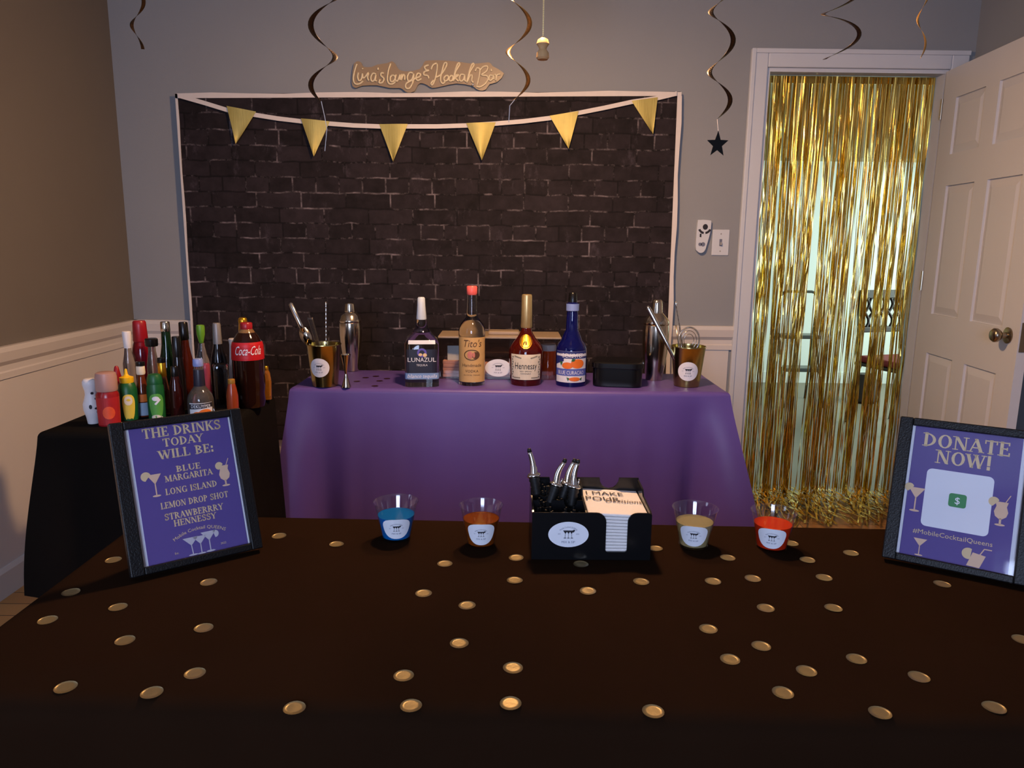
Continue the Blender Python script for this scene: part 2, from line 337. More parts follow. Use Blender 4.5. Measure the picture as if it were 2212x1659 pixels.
class Draw:
    def __init__(s): s.v = []; s.f = []
    def poly(s, pts):
        k = len(s.v); s.v += [tuple(p) for p in pts]; s.f.append(tuple(range(k, k + len(pts)))); return s
    def stroke(s, pts, wd):
        for (x0, y0), (x1, y1) in zip(pts[:-1], pts[1:]):
            dx, dy = x1 - x0, y1 - y0; l = math.hypot(dx, dy) or 1e-9; nx, ny = -dy / l * wd / 2, dx / l * wd / 2
            ex, ey = dx / l * wd * .18, dy / l * wd * .18
            s.poly([(x0 + nx - ex, y0 + ny - ey), (x0 - nx - ex, y0 - ny - ey), (x1 - nx + ex, y1 - ny + ey), (x1 + nx + ex, y1 + ny + ey)])
        return s
    def ring(s, cx, cy, rx, ry, ix, iy, a0=0, a1=360, n=22):
        o = arc(cx, cy, rx, ry, a0, a1, n); i = arc(cx, cy, ix, iy, a0, a1, n)
        for q in range(n): s.poly([i[q], o[q], o[q + 1], i[q + 1]])
        return s
    def ell(s, cx, cy, rx, ry, n=20): return s.poly(arc(cx, cy, rx, ry, 0, 360 * (n - 1) / n, n - 1))
    def serif(s, body, h, xc, zb, width=None, x0=None):
        adv = sum(SER[c][0] + .04 for c in body); sx = (width / adv) if width else h
        x = (xc - adv * sx / 2) if x0 is None else x0
        for c in body:
            wd, ops = SER[c]; tf = lambda p: (x + p[0] * sx, zb + p[1] * h)
            for op in ops:
                if op[0] == 'k':
                    (a, b), (c2, d) = op[1]
                    if abs(a - c2) < 1e-6: s.stroke([tf((a, b + K * .0)), tf((c2, d))], K * sx)
                    else:
                        q = K * .55; s.poly([tf((a - q, b)), tf((a + q, b)), tf((c2 + q, d)), tf((c2 - q, d))])
                elif op[0] == 'n': s.stroke([tf(p) for p in op[1]], T_ * min(h, sx))
                elif op[0] == 'm': s.stroke([tf(p) for p in catmull(op[1], 3)], .155 * (h + sx) / 2)
                elif op[0] == 'r': s.ring(*tf((op[1], op[2])), op[3] * sx, op[4] * h, (op[3] - K) * sx, (op[4] - T_) * h, op[5], op[6], 14)
                elif op[0] == 's':
                    X, Z = op[1], op[2]; z0 = 0 if Z == 0 else 1 - .06; s.poly([tf((X - .18, z0)), tf((X + .18, z0)), tf((X + .18, z0 + .06)), tf((X - .18, z0 + .06))])
            x += (wd + .04) * sx
        return s
    def text(s, body, h, xc, zb, width=None, shear=0.0, bend=None):
        """built-in font; h = letter height; bend = (radius) bows the line upward"""
        vs, fs = font_tris(body); xs = [v[0] for v in vs]; w0 = max(xs) - min(xs); mid = (max(xs) + min(xs)) / 2
        sy = h / 0.7; sx = (width / w0) if width else sy; k = len(s.v)
        for x, y in vs:
            X = (x - mid) * sx + y * sy * shear; Z = y * sy
            if bend: a = X / bend; X, Z = (bend + Z) * math.sin(a), (bend + Z) * math.cos(a) - bend
            s.v.append((xc + X, zb + Z))
        s.f += [tuple(i + k for i in f) for f in fs]
        return s
    def martini(s, x, z, h, w_, lean=0.0):
        t = w_ / 2
        s.poly([(x - t, z + h), (x, z + h * .55), (x + t, z + h)]); s.stroke([(x, z + h * .6), (x + lean, z + h * .06)], h * .05)
        s.ell(x + lean, z + h * .04, w_ * .3, h * .045, 12); return s
    def hurricane(s, x, z, h, w_):
        o = [(-.42, .96), (-.33, .78), (-.46, .56), (-.36, .38), (-.06, .26), (.06, .26), (.36, .38), (.46, .56), (.33, .78), (.42, .96)]
        s.poly([(x + a * w_, z + b * h * .8) for a, b in o]); s.stroke([(x, z + h * .24), (x, z + h * .06)], w_ * .14)
        s.ell(x, z + h * .04, w_ * .34, h * .035, 12); s.stroke([(x + w_ * .2, z + h * .74), (x + w_ * .5, z + h)], w_ * .06); return s
    def slice(s, x, z, r, a0=30, a1=260): s.poly(arc(x, z, r, r, a0, a1, 12)); return s
    def build(s, name, m, M, parent=None, kind=None):
        me = mesh(name, [(x, z, 0) for x, z in s.v], s.f)
        if getattr(M, 'curved', False):
            bm = bmesh.new(); bm.from_mesh(me); xs = [v[0] for v in s.v]; stp = max((max(xs) - min(xs)) / 16, .0012); q = min(xs) + stp
            while q < max(xs):
                bmesh.ops.bisect_plane(bm, geom=list(bm.verts) + list(bm.edges) + list(bm.faces), plane_co=(q, 0, 0), plane_no=(1, 0, 0)); q += stp
            bm.to_mesh(me); bm.free()
        for v in me.vertices: v.co = M(v.co.x, v.co.y)
        me.update(); o = link(name, me, m, parent); return tag(o, kind=kind)
def flat(y): return lambda x, z: (x, y, z)
def onsurf(P, zc, eps, cx=0.0):
    """2-D drawing wrapped on the front (-y side) of a lathe profile, z measured from zc"""
    def f(x, z):
        Z = zc + z; r, n = P.at(Z); a = -PI / 2 + (x + cx) / max(r, 1e-4); return P.S(a, Z, eps)
    f.curved = True
    return f
def patch(P, z0, z1, halfw, eps, shape='rect', nx=14, nz=8, cx=0.0):
    """label patch on the front of a lathe surface"""
    vs = []; fs = []; zc = (z0 + z1) / 2; hz = (z1 - z0) / 2
    if shape == 'rect':
        for i in range(nz + 1):
            Z = z0 + (z1 - z0) * i / nz; r, n = P.at(Z)
            for j in range(nx + 1): vs.append(P.S(-PI / 2 + (cx + halfw * (2 * j / nx - 1)) / r, Z, eps))
        fs = [(i * (nx + 1) + j, i * (nx + 1) + j + 1, (i + 1) * (nx + 1) + j + 1, (i + 1) * (nx + 1) + j) for i in range(nz) for j in range(nx)]
    else:
        for q in range(6):
            for j in range(28):
                a = 2 * PI * j / 28; rr = q / 5
                if shape == 'egg': ex = 2.6
                else: ex = 2.0
                c, sn = math.cos(a), math.sin(a); k = 1 / ((abs(c) ** ex + abs(sn) ** ex) ** (1 / ex))
                X = halfw * rr * k * c; Zz = hz * rr * k * sn
                if shape == 'egg': X *= 1 + .22 * Zz / hz; Zz *= 1 - .1 * (Zz > 0)
                Z = zc + Zz; r, n = P.at(Z); vs.append(P.S(-PI / 2 + (cx + X) / r, Z, eps))
        fs = [(q * 28 + j, q * 28 + (j + 1) % 28, (q + 1) * 28 + (j + 1) % 28, (q + 1) * 28 + j) for q in range(5) for j in range(28)]
    return mesh('patch', vs, fs)
def logo(D, sc_):
    """the three cocktail glasses of the mobile bar's sticker, unit = sticker half width"""
    for x, l in ((-.17, -.02), (0, 0), (.17, .02)): D.martini(x * sc_, -.22 * sc_, .46 * sc_, .27 * sc_, l * sc_)
    D.slice(.3 * sc_, .2 * sc_, .08 * sc_)
    return D
def logo_text(D, sc_):
    D.text('Mobile Cocktail QUEENS', .09 * sc_, 0, .40 * sc_, .98 * sc_, bend=.62 * sc_)
    D.text('MIX & SIP', .13 * sc_, 0, -.50 * sc_, .74 * sc_); D.text('EST', .07 * sc_, -.5 * sc_, 0, .14 * sc_); D.text('2022', .07 * sc_, .5 * sc_, 0, .18 * sc_)
    return D

# ------------------------------------------------------------------ the setting
WY = 3.55; LX = -1.80; RX = 2.085; CZ = 2.44; RY = -2.0
OX0, OX1, OZ = 1.150, 1.975, 2.05     # doorway in the back wall
def struct(o): return tag(o, kind='structure')
struct(MB().box(LX - .1, RX + .1, RY - .1, WY + .06, -0.05, 0).build('floor', M_floor))
struct(MB().box(LX - .1, RX + .1, RY - .1, WY + .1, CZ, CZ + .05).build('ceiling', M_ceil))
struct(MB().box(LX - .1, OX0, WY, WY + .1, 0, CZ).box(OX1, RX + .1, WY, WY + .1, 0, CZ).box(OX0, OX1, WY, WY + .1, OZ, CZ).build('wall_back', M_wall))
# left wall and rear wall with the window holes behind the camera
y0, y1, z0, z1 = 0.48, 1.02, 0.90, 2.10
struct(MB().box(LX - .1, LX, RY - .1, y0, 0, CZ).box(LX - .1, LX, y1, WY, 0, CZ).box(LX - .1, LX, y0, y1, 0, z0).box(LX - .1, LX, y0, y1, z1, CZ).build('wall_left', M_wall_dim))
x0, x1 = -0.92, 0.22
struct(MB().box(LX, x0, RY - .1, RY, 0, CZ).box(x1, RX, RY - .1, RY, 0, CZ).box(x0, x1, RY - .1, RY, 0, z0).box(x0, x1, RY - .1, RY, z1, CZ).build('wall_rear', M_wall))
def window(name, loc, rz, hy, bar):
    wn = struct(thing(name, None, None, loc, (0, 0, rz))); hz = (z1 - z0) / 2; fm = MB()
    fm.box(-.02, .02, -hy - .06, -hy, -hz - .06, hz + .06).box(-.02, .02, hy, hy + .06, -hz - .06, hz + .06).box(-.02, .02, -hy, hy, hz, hz + .06).box(-.02, .03, -hy, hy, -hz - .06, -hz)
    if bar: fm.box(-.05, -.005, -.03, .03, -hz, hz)
    fm.build('window_frame', M_casing, wn, bevel=.004)
window('window_1', (LX, (y0 + y1) / 2, (z0 + z1) / 2), 0, (y1 - y0) / 2, False)
window('window_2', ((x0 + x1) / 2, RY, (z0 + z1) / 2), PI / 2, (x1 - x0) / 2, True)
struct(MB().box(RX, RX + .1, RY - .1, WY, 0, CZ).build('wall_right', M_wall))
# wainscot, chair rails, baseboards
def rail(name, A, B, n, z_, parts):
    """moulding along A-B standing out along n"""
    A = Vector(A); B = Vector(B); n = Vector(n)
    m = MB()
    prof = [(0, 0.765), (.012, .765), (.012, .787), (.007, .792), (.007, .812), (.020, .828), (.026, .862), (.022, .880), (0, .880)]
    if parts == 'base': prof = [(0, 0), (.014, 0), (.014, .09), (.006, .105), (0, .105)]
    vs = [A + n * a + Vector((0, 0, b)) for a, b in prof] + [B + n * a + Vector((0, 0, b)) for a, b in prof]; k = len(prof)
    m.add(vs, [tuple(range(k)), tuple(range(2 * k - 1, k - 1, -1))] + [(i, k + i, k + i + 1, i + 1) for i in range(k - 1)])
    return struct(m.build(name, M_white))
struct(MB().box(LX, OX0 - .09, WY - .006, WY, .1, .77).build('trim_1', M_white))
struct(MB().box(LX, LX + .006, RY, WY - .006, .1, .77).build('trim_2', M_white))
rail('trim_3', (LX, WY, 0), (OX0 - .0765, WY, 0), (0, -1, 0), 0, 'rail')
rail('trim_4', (LX, RY, 0), (LX, WY, 0), (1, 0, 0), 0, 'rail')
rail('baseboard_back', (LX, WY - .006, 0), (OX0 - .0765, WY - .006, 0), (0, -1, 0), 0, 'base')
rail('baseboard_left', (LX + .006, RY, 0), (LX + .006, WY, 0), (1, 0, 0), 0, 'base')
rail('baseboard_right', (RX, RY, 0), (RX, WY, 0), (-1, 0, 0), 0, 'base')

# door: casing, jamb, open six-panel leaf
door = struct(thing('door_1', None, None, (OX1, WY, 0)))
cs = MB(); cw = .078
for x0, x1 in ((OX0 - cw, OX0), (OX1, OX1 + cw)):
    cs.box(x0 - OX1, x1 - OX1, -.018, 0, 0, OZ + cw)
cs.box(OX0 - OX1, 0, -.018, 0, OZ, OZ + cw)
cs.build('casing', M_casing, door, bevel=.005)
cs = MB(); cs.box(OX0 - cw - OX1, OX0 - cw + .02 - OX1, -.026, -.0182, 0, OZ + cw).box(OX0 - cw + .02 - OX1, OX1 + cw - OX1, -.026, -.0182, OZ + cw - .02, OZ + cw)
cs.build('casing_edge', M_casing, door, bevel=.003)
jb = MB(); jb.box(OX0 - OX1, OX0 + .016 - OX1, 0, .12, 0, OZ).box(-.016, 0, 0, .12, 0, OZ).box(OX0 + .016 - OX1, -.016, 0, .12, OZ - .016, OZ)
jb.build('jamb', M_casing, door)
DW, DT, DH = .805, .035, 2.025
leaf = bpy.data.objects.new('leaf', None); COL.objects.link(leaf); leaf.parent = door
# local: x from hinge to free edge, y thickness; opened so the leaf reaches into the room
ang = math.atan2(2.745 - 3.525, 1.905 - 1.968)
leaf.location = (-.007, -.028, .012); leaf.rotation_euler = (0, 0, ang)
# the face we see looks towards -x in the room = local -y side... build both faces alike
lf = MB(); st = .115; mid = .10
cols = [(st, (DW - mid) / 2), ((DW + mid) / 2, DW - st)]
rows = [(.19, .77), (.95, 1.52), (1.655, 1.895)]
xs = [0, cols[0][0], cols[0][1], cols[1][0], cols[1][1], DW]; zs = [0, rows[0][0], rows[0][1], rows[1][0], rows[1][1], rows[2][0], rows[2][1], DH]
for i in range(5):
    for j in range(7):
        if i in (1, 3) and j in (1, 3, 5): continue
        lf.box(xs[i], xs[i + 1], -DT / 2, DT / 2, zs[j], zs[j + 1])
for i in (1, 3):
    for j in (1, 3, 5): lf.box(xs[i], xs[i + 1], -DT / 2 + .010, DT / 2 - .010, zs[j], zs[j + 1])
slab = lf.build('door_slab', M_door, leaf)
for i in (1, 3):
    for j in (1, 3, 5):
        a, b, c, d = xs[i], xs[i + 1], zs[j], zs[j + 1]; q, r_ = .004, .036; vs = []; fs = []
        for s_ in (-1, 1):
            k = len(vs); Y0 = s_ * (DT / 2 - .0101); Y1 = s_ * (DT / 2 - .002)
            vs += [(a + q, Y0, c + q), (b - q, Y0, c + q), (b - q, Y0, d - q), (a + q, Y0, d - q), (a + r_, Y1, c + r_), (b - r_, Y1, c + r_), (b - r_, Y1, d - r_), (a + r_, Y1, d - r_)]
            fs += [tuple(k + v for v in f) for f in ((4, 5, 6, 7), (0, 1, 5, 4), (1, 2, 6, 5), (2, 3, 7, 6), (3, 0, 4, 7), (0, 1, 2, 3))]
        MB().add(vs, fs).build('door_panel', M_door, leaf)
M_nickel = mat('aged_nickel_knob', (150, 138, 120), 0.28, 1.0, noise=0.06, nscale=40)
for s_ in (-1, 1):
    kz = .925; kx = DW - .068
    kb = lathe('knob', [(0, .030), (.004, .031), (.007, .026), (.009, .012), (.026, .011), (.032, .020), (.042, .0265), (.052, .0268), (.060, .020), (.063, .004)], M_nickel, leaf, 28)
    kb.location = (kx, s_ * DT / 2, kz); kb.rotation_euler = (PI / 2 if s_ < 0 else -PI / 2, 0, 0)
MB().box(DW, DW + .002, -.012, .012, .87, .98).build('latch_plate', M_nickel, leaf)
for hz_ in (.25, 1.05, 1.82):
    MB().tube([(-.006, -.02, hz_), (-.006, -.02, hz_ + .09)], .006, 8).build('hinge', M_nickel, leaf)

# hall beyond the doorway
HY = 6.85
struct(MB().box(.3, 4.5, WY + .06, HY + .1, -.05, 0).build('floor_hall', M_tile))
struct(MB().box(.3, 4.5, WY + .1, HY + .1, 2.36, 2.41).build('ceiling_hall', M_hallbeam))
struct(MB().box(.3, 4.5, HY, HY + .1, 0, 2.36).build('wall_hall_back', M_hall))
struct(MB().box(.25, .3, WY + .1, HY, 0, 2.36).build('wall_hall_left', M_hall))
struct(MB().box(4.35, 4.45, WY + .1, HY, 0, 2.36).build('wall_hall_right', M_hall))
struct(MB().box(.3, 4.35, 5.9, 6.15, 1.93, 2.36).build('trim_5', M_hallbeam))
struct(MB().box(.3, 4.35, HY - .014, HY, 0, .1).build('baseboard_hall', M_hall))

# ------------------------------------------------------------------ printed backdrop, garland, neon sign, wall pieces
a = aty(383, 203, WY - .035); b = aty(1470, 198, WY - .035)
bd = thing('brick_backdrop', 'black printed brick backdrop with white edge hung flat on the grey wall', 'backdrop', (0, WY - .022, 0))
tl = Vector((a.x, 0, a.z)); tr = Vector((b.x, 0, b.z)); bl_ = Vector((-1.506, 0, .30)); br_ = Vector((.772, 0, .30))
def lerp2(u, v, wob=True):
    p = tl.lerp(tr, u).lerp(bl_.lerp(br_, u), v); return p
vs = []; fs = []; NX, NZ = 30, 24
for j in range(NZ + 1):
    for i in range(NX + 1):
        u, v = i / NX, j / NZ; p = lerp2(u, v); vs.append((p.x + .004 * math.sin(v * 17) * (u > .97), -.016 - .006 * math.sin(u * 9 + v * 3) * math.sin(v * 3.1) ** 2 * (0 < u < 1), p.z))
fs = [(j * (NX + 1) + i, (j + 1) * (NX + 1) + i, (j + 1) * (NX + 1) + i + 1, j * (NX + 1) + i + 1) for j in range(NZ) for i in range(NX)]
link('printed_sheet', mesh('printed_sheet', vs, fs), M_brick, bd, True)
eb = MB()
def edge(p, q, w0, ax):
    p = Vector(p); q = Vector(q); n = 14
    for k in range(n):
        A = p.lerp(q, k / n); B = p.lerp(q, (k + 1) / n)
        wa = w0 * (1 + .18 * math.sin(k * 1.7)); wb = w0 * (1 + .18 * math.sin((k + 1) * 1.7))
        oA = Vector((wa, 0, 0)) if ax == 'x' else Vector((0, 0, wa)); oB = Vector((wb, 0, 0)) if ax == 'x' else Vector((0, 0, wb))
        y_ = Vector((0, -.019, 0)); y2 = Vector((0, -.012, 0))
        eb.add([A + y_, B + y_, B + oB + y_, A + oA + y_, A + y2, B + y2, B + oB + y2, A + oA + y2], [(0, 1, 2, 3), (7, 6, 5, 4), (0, 4, 5, 1), (2, 6, 7, 3)])
edge(tl + Vector((-.008, 0, -.019)), tr + Vector((.004, 0, -.019)), .020, 'z'); edge(tr + Vector((-.014, 0, -.019)), br_ + Vector((-.014, 0, 0)), .020, 'x'); edge(tl + Vector((-.008, 0, 0)), bl_ + Vector((-.008, 0, 0)), .010, 'x')
eb.build('white_edge', M_ribbon, bd)

GY = WY - .055
ga = thing('pennant_garland', 'gold pennant garland on a white ribbon strung across the top of the brick backdrop', 'garland', (0, GY, 0))
rib = [(384, 206), (440, 222), (492, 238), (550, 248), (600, 256), (651, 262), (711, 267), (765, 271), (819, 273), (880, 273), (945, 273), (1007, 271), (1070, 267), (1130, 262), (1188, 255), (1249, 244), (1305, 233), (1365, 220), (1420, 212), (1462, 202)]
rp_ = [aty(x, y, GY) for x, y in rib]; vs = []; fs = []
for k, p in enumerate(rp_):
    for dz, dy in ((.0095, 0), (-.0095, 0), (-.0095, .001), (.0095, .001)): vs.append((p.x, dy, p.z + dz))
for k in range(len(rp_) - 1):
    for q in range(4): fs.append((4 * k + q, 4 * k + (q + 1) % 4, 4 * k + 4 + (q + 1) % 4, 4 * k + 4 + q))
link('ribbon', mesh('ribbon', vs, fs), M_ribbon, ga)
pen = [((490, 229), (553, 241), (511, 311)), ((650, 256), (712, 262), (679, 338)), ((819, 268), (881, 268), (850, 350)), ((1007, 266), (1071, 264), (1041, 347)), ((1187, 250), (1250, 240), (1228, 322)), ((1364, 218), (1421, 210), (1410, 291))]
for (A, B, Cc) in pen:
    A, B, Cc = [aty(x, y, GY - .004) for x, y in (A, B, Cc)]; nu, nv = 8, 8; vs = []; fs = []; ph = random.random() * 6
    for jj in range(2):
        for j in range(nv + 1):
            for i in range(nu + 1):
                u, v = i / nu, j / nv; top = A.lerp(B, u); p = top.lerp(Cc, v)
                vs.append((p.x, -.004 - .006 * math.sin(u * PI) * (1 - v) - .010 * v * v - jj * .0008 - .003 * math.sin(ph + u * 4), p.z))
    o_ = (nu + 1) * (nv + 1)
    for j in range(nv):
        for i in range(nu):
            q = (j * (nu + 1) + i, j * (nu + 1) + i + 1, (j + 1) * (nu + 1) + i + 1, (j + 1) * (nu + 1) + i); fs.append(q); fs.append(tuple(o_ + k for k in q[::-1]))
    link('pennant', mesh('pennant', vs, fs), M_pennant, ga, True)

# neon-style script sign (unlit) on a gold acrylic backing
def sg(p): return (750 + p[0] / 6.144, 120 + p[1] / 6.144)
SY = WY - .02
ns = thing('script_sign', 'unlit script sign of pale tubes on a clear gold backing above the backdrop', 'sign', (0, SY, 0))
outline = [(70, 400), (60, 300), (90, 110), (150, 75), (190, 100), (220, 150), (330, 150), (400, 120), (530, 100), (590, 75), (640, 110), (680, 180), (780, 210), (960, 180), (1020, 90), (1070, 65), (1300, 65), (1500, 85), (1680, 110), (1880, 90), (1930, 140), (2080, 235), (1990, 350), (1890, 380), (1840, 450), (1770, 465), (1710, 440), (1650, 400), (1450, 370), (1250, 410), (1130, 430), (1060, 390), (980, 365), (930, 400), (890, 475), (800, 490), (750, 460), (700, 430), (560, 430), (400, 395), (200, 400), (120, 430)]
op = [aty(*sg(p), SY) for p in catmull(outline, 2, True)]
M_signb = mat('gold_tint_acrylic', (150, 130, 102), 0.3, noise=0.05, nscale=10)
MB().prism([(p.x, p.z) for p in op], 0, .005).build('backing', M_signb, ns)
strokes = [[(130, 115), (98, 220), (85, 320), (110, 378), (165, 380), (215, 340)], [(150, 230), (142, 290), (158, 335), (190, 320), (205, 240)], [(205, 240), (212, 300), (240, 290)],
 [(240, 290), (285, 230), (272, 300), (292, 338)], [(385, 250), (345, 240), (318, 290), (325, 340), (360, 335), (385, 255), (375, 320), (395, 345)], [(208, 172), (206, 186)], [(415, 165), (408, 195)],
 [(490, 240), (455, 235), (450, 270), (490, 310), (470, 360), (425, 365), (440, 320)], [(580, 110), (550, 200), (535, 320), (560, 378), (610, 378), (645, 350)], [(610, 260), (575, 290), (580, 345), (620, 340), (640, 290), (610, 260)],
 [(650, 255), (640, 320), (670, 340), (705, 255), (700, 330)], [(715, 330), (722, 250), (720, 330), (745, 258), (765, 275), (765, 330)], [(880, 240), (830, 230), (800, 290), (815, 340), (860, 320), (885, 245), (875, 350), (830, 435), (780, 430), (790, 370), (880, 325), (910, 300)],
 [(910, 300), (960, 285), (975, 250), (940, 240), (915, 290), (935, 335), (990, 310)], [(1085, 130), (1030, 150), (1045, 190), (1085, 200), (1025, 220), (1020, 260), (1070, 270), (1085, 310)],
 [(1115, 190), (1140, 130), (1190, 110), (1195, 180), (1165, 330), (1130, 395), (1115, 370), (1150, 330)], [(1165, 300), (1240, 260), (1300, 180), (1325, 110), (1290, 110), (1255, 230), (1240, 330), (1270, 375), (1300, 350)],
 [(1320, 265), (1285, 300), (1295, 340), (1330, 330), (1345, 285), (1320, 265)], [(1385, 265), (1355, 300), (1362, 340), (1395, 330), (1405, 285), (1385, 265)], [(1410, 345), (1440, 220), (1495, 120), (1470, 110), (1435, 200), (1410, 345), (1440, 270), (1480, 260), (1440, 300), (1480, 345)],
 [(1560, 260), (1510, 255), (1490, 310), (1510, 345), (1545, 320), (1560, 260), (1560, 330), (1580, 345)], [(1590, 365), (1625, 230), (1685, 130), (1660, 115), (1620, 220), (1590, 365), (1630, 270), (1660, 270), (1655, 340), (1680, 360)],
 [(1700, 215), (1720, 170), (1760, 180), (1755, 260), (1725, 400)], [(1760, 200), (1810, 150), (1865, 150), (1850, 210), (1780, 260), (1850, 270), (1870, 310), (1830, 380), (1760, 420), (1715, 410)], [(1935, 270), (1895, 265), (1880, 310), (1900, 335), (1930, 310), (1942, 262), (1945, 320)], [(1910, 180), (1916, 215)], [(1960, 250), (1978, 275), (1972, 340), (1990, 262), (2030, 250)]]
tb = MB()
for s_ in strokes:
    pts = [aty(*sg(p), SY) for p in catmull(s_, 4)]; tb.tube([(p.x, -.005, p.z) for p in pts], .0044, 6)
M_neon = mat('pale_neon_tube', (222, 208, 172), 0.4, noise=0.03)
tb.build('lettering', M_neon, ns, True)
p = aty(1022, 184, SY); lathe('standoff', [(0, .006), (.012, .006), (.014, .004)], M_chrome, ns, 14, loc=(p.x, -.0005, p.z)).rotation_euler = (PI / 2, 0, 0)

# fan remote in its wall cradle, light switch
rm = thing('fan_remote', 'white tapered remote in a cradle on the grey wall left of the light switch', 'remote', aty(1517, 511, WY))
k = aty(1500, 511, WY); s_ = 1 / 1600 * 3.66
body = [(-.031, .062), (-.020, .076), (.026, .074), (.033, .066), (.031, .02), (.018, -.040), (.010, -.066), (-.006, -.076), (-.022, -.070), (-.033, -.048)]
body = catmull(body, 3, True)
MB().prism(body, -.022, 0).build('remote_body', M_casing, rm, bevel=.003)
d = Draw(); d.ell(.006, .044, .012, .013); d.ring(.004, .045, .033, .034, .023, .024, 205, 262); d.ring(.004, .045, .033, .034, .023, .024, 278, 335); d.poly([(-.018, .012), (-.010, .014), (-.010, -.004), (-.018, -.002)])
d.build('buttons', M_ink, flat(-.0228), rm)
d = Draw(); d.ell(-.014, -.036, .008, .008); d.ell(.000, -.036, .010, .010); d.build('grey_buttons', M_greyink, flat(-.0228), rm)
sw = thing('light_switch', 'white wall switch plate between the remote and the door casing', 'light switch', aty(1556, 524, WY))
MB().box(-.040, .040, -.006, 0, -.060, .060).build('plate', M_casing, sw, bevel=.003)
M_tog = mat('grey_toggle', (150, 148, 150), .4, noise=.03)
MB().box(-.006, .006, -.007, -.005, -.016, .016).build('slot', M_greyink, sw)
MB().box(-.004, .004, -.018, -.006, -.012, .002).build('toggle', M_tog, sw, bevel=.001)
for zz in (-.040, .040): lathe('screw', [(0, .0035), (.0012, .003)], M_tog, sw, 10, loc=(0, -.006, zz)).rotation_euler = (PI / 2, 0, 0)

# ------------------------------------------------------------------ foil fringe curtain in the doorway
CY = WY + .07; fc = thing('foil_fringe_curtain', 'metallic gold foil fringe curtain hanging in the open doorway', 'curtain', ((OX0 + OX1) / 2, CY, OZ - .02))
rnd = random.Random(11); hw = (OX1 - OX0) / 2 - .02
hb = MB().box(-hw, hw, -.003, .003, -.03, .002); hb.build('header_strip', M_fringe, fc)
vs = []; fs = []
clumps = sorted(rnd.uniform(-hw, hw) for _ in range(40)); LEN = OZ + .52
for sidx in range(330):
    x0 = rnd.uniform(-hw + .003, hw - .003); c = min(clumps, key=lambda q: abs(q - x0)); pull = rnd.uniform(.45, .92); wd = rnd.uniform(.0036, .0062)
    dy0 = rnd.uniform(-.012, .012); L_ = LEN * rnd.uniform(.83, 1.0); n = 60; ph = rnd.uniform(0, 6.28); an = rnd.uniform(-.5, .5); rate = 0; drift = rnd.gauss(0, .012); rows_ = []
    ytw = rnd.uniform(-.02, .02)
    for i in range(n + 1):
        t = i / n; k_ = min(1, t / .55) ** 1.3
        x = x0 + (c - x0) * pull * k_ + drift * t + .0035 * math.sin(ph + t * 9) * t
        rate += rnd.gauss(0, .13); rate *= .88; an += rate * (0.3 + t * 1.6)
        dx, dy = math.cos(an) * wd / 2, math.sin(an) * wd / 2; y = dy0 + ytw * t + .004 * math.sin(ph * 2 + t * 13)
        x = max(-hw + .001, min(hw - .001, x)); s_ = L_ * t; zz = -s_; fl = OZ - .02 - .006 - (sidx % 12) * .003
        if s_ > fl: y -= (s_ - fl) * .85; x += (s_ - fl) * math.sin(ph) * .5; zz = -fl + .016 * abs(math.sin(ph + s_ * 22)); dx, dy = wd * .8 * math.cos(an * .3), 0
        rows_.append(((x - dx, y - dy, zz), (x + dx, y + dy, zz)))
    k = len(vs)
    for r_ in rows_: vs += r_
    fs += [(k + 2 * i, k + 2 * i + 1, k + 2 * i + 3, k + 2 * i + 2) for i in range(n)]
tag(link('fringe_strands', mesh('fringe_strands', vs, fs), M_fringe, fc), kind='stuff')

# things in the hall, seen through the fringe
M_stool = mat('grey_stool_metal', (92, 96, 92), 0.35, 0.6, noise=0.05)
SYH = 6.0; c0 = aty(1716, 785, SYH)
so = thing('step_stool', 'grey folding step stool with rounded top rail by the far hall wall', 'step stool', (c0.x, SYH, 0))
hw_ = .15
f = MB(); f.tube([(-hw_ - .01, .12, 0), (-hw_, .02, .80)] + [(-hw_ + .05 - .05 * math.cos(q), .02, .84 + .06 * math.sin(q)) for q in (0, .5, 1, 1.57)] + [(hw_ - .05 + .05 * math.sin(q), .02, .84 + .06 * math.cos(q)) for q in (0, .5, 1, 1.57)] + [(hw_, .02, .80), (hw_ + .01, .12, 0)], .011, 8)
f.build('top_rail', M_stool, so, True)
for s in (-1, 1): MB().tube([(s * hw_, -.0, .56), (s * (hw_ + .01), -.26, 0)], .011, 8).build('leg', M_stool, so, True)
for z_, y_ in ((.53, -.02), (.28, -.13)): MB().box(-hw_, hw_, y_ - .09, y_ + .07, z_, z_ + .03).build('step', M_stool, so, bevel=.006)
CHY = 5.1; c1 = aty(1935, 745, CHY)
ch = thing('hall_chair', 'dark wooden chair with red seat and scrolled back in the hall beyond the fringe', 'chair', (c1.x + .05, CHY, 0), (0, 0, .3))
MB().box(-.21, .21, -.21, .21, .43, .455).build('seat_frame', M_wood, ch, bevel=.008)
MB().box(-.20, .20, -.20, .20, .455, .50).build('seat', mat('red_seat_fabric', (132, 30, 34), .7, noise=.1, nscale=40), ch, bevel=.018)
for sx in (-1, 1):
    MB().tube([(sx * .19, -.19, .43), (sx * .20, -.20, 0)], [.020, .013], 8).build('leg', M_wood, ch, True)
    MB().tube([(sx * .20, .24, 0), (sx * .19, .19, .45), (sx * .19, .24, .95)], [.014, .018, .015], 8).build('leg', M_wood, ch, True)
MB().box(-.20, .20, .225, .25, .90, .96).build('back_rail', M_wood, ch, bevel=.006)
MB().box(-.20, .20, .205, .23, .66, .70).build('back_rail', M_wood, ch, bevel=.006)
bs = MB()
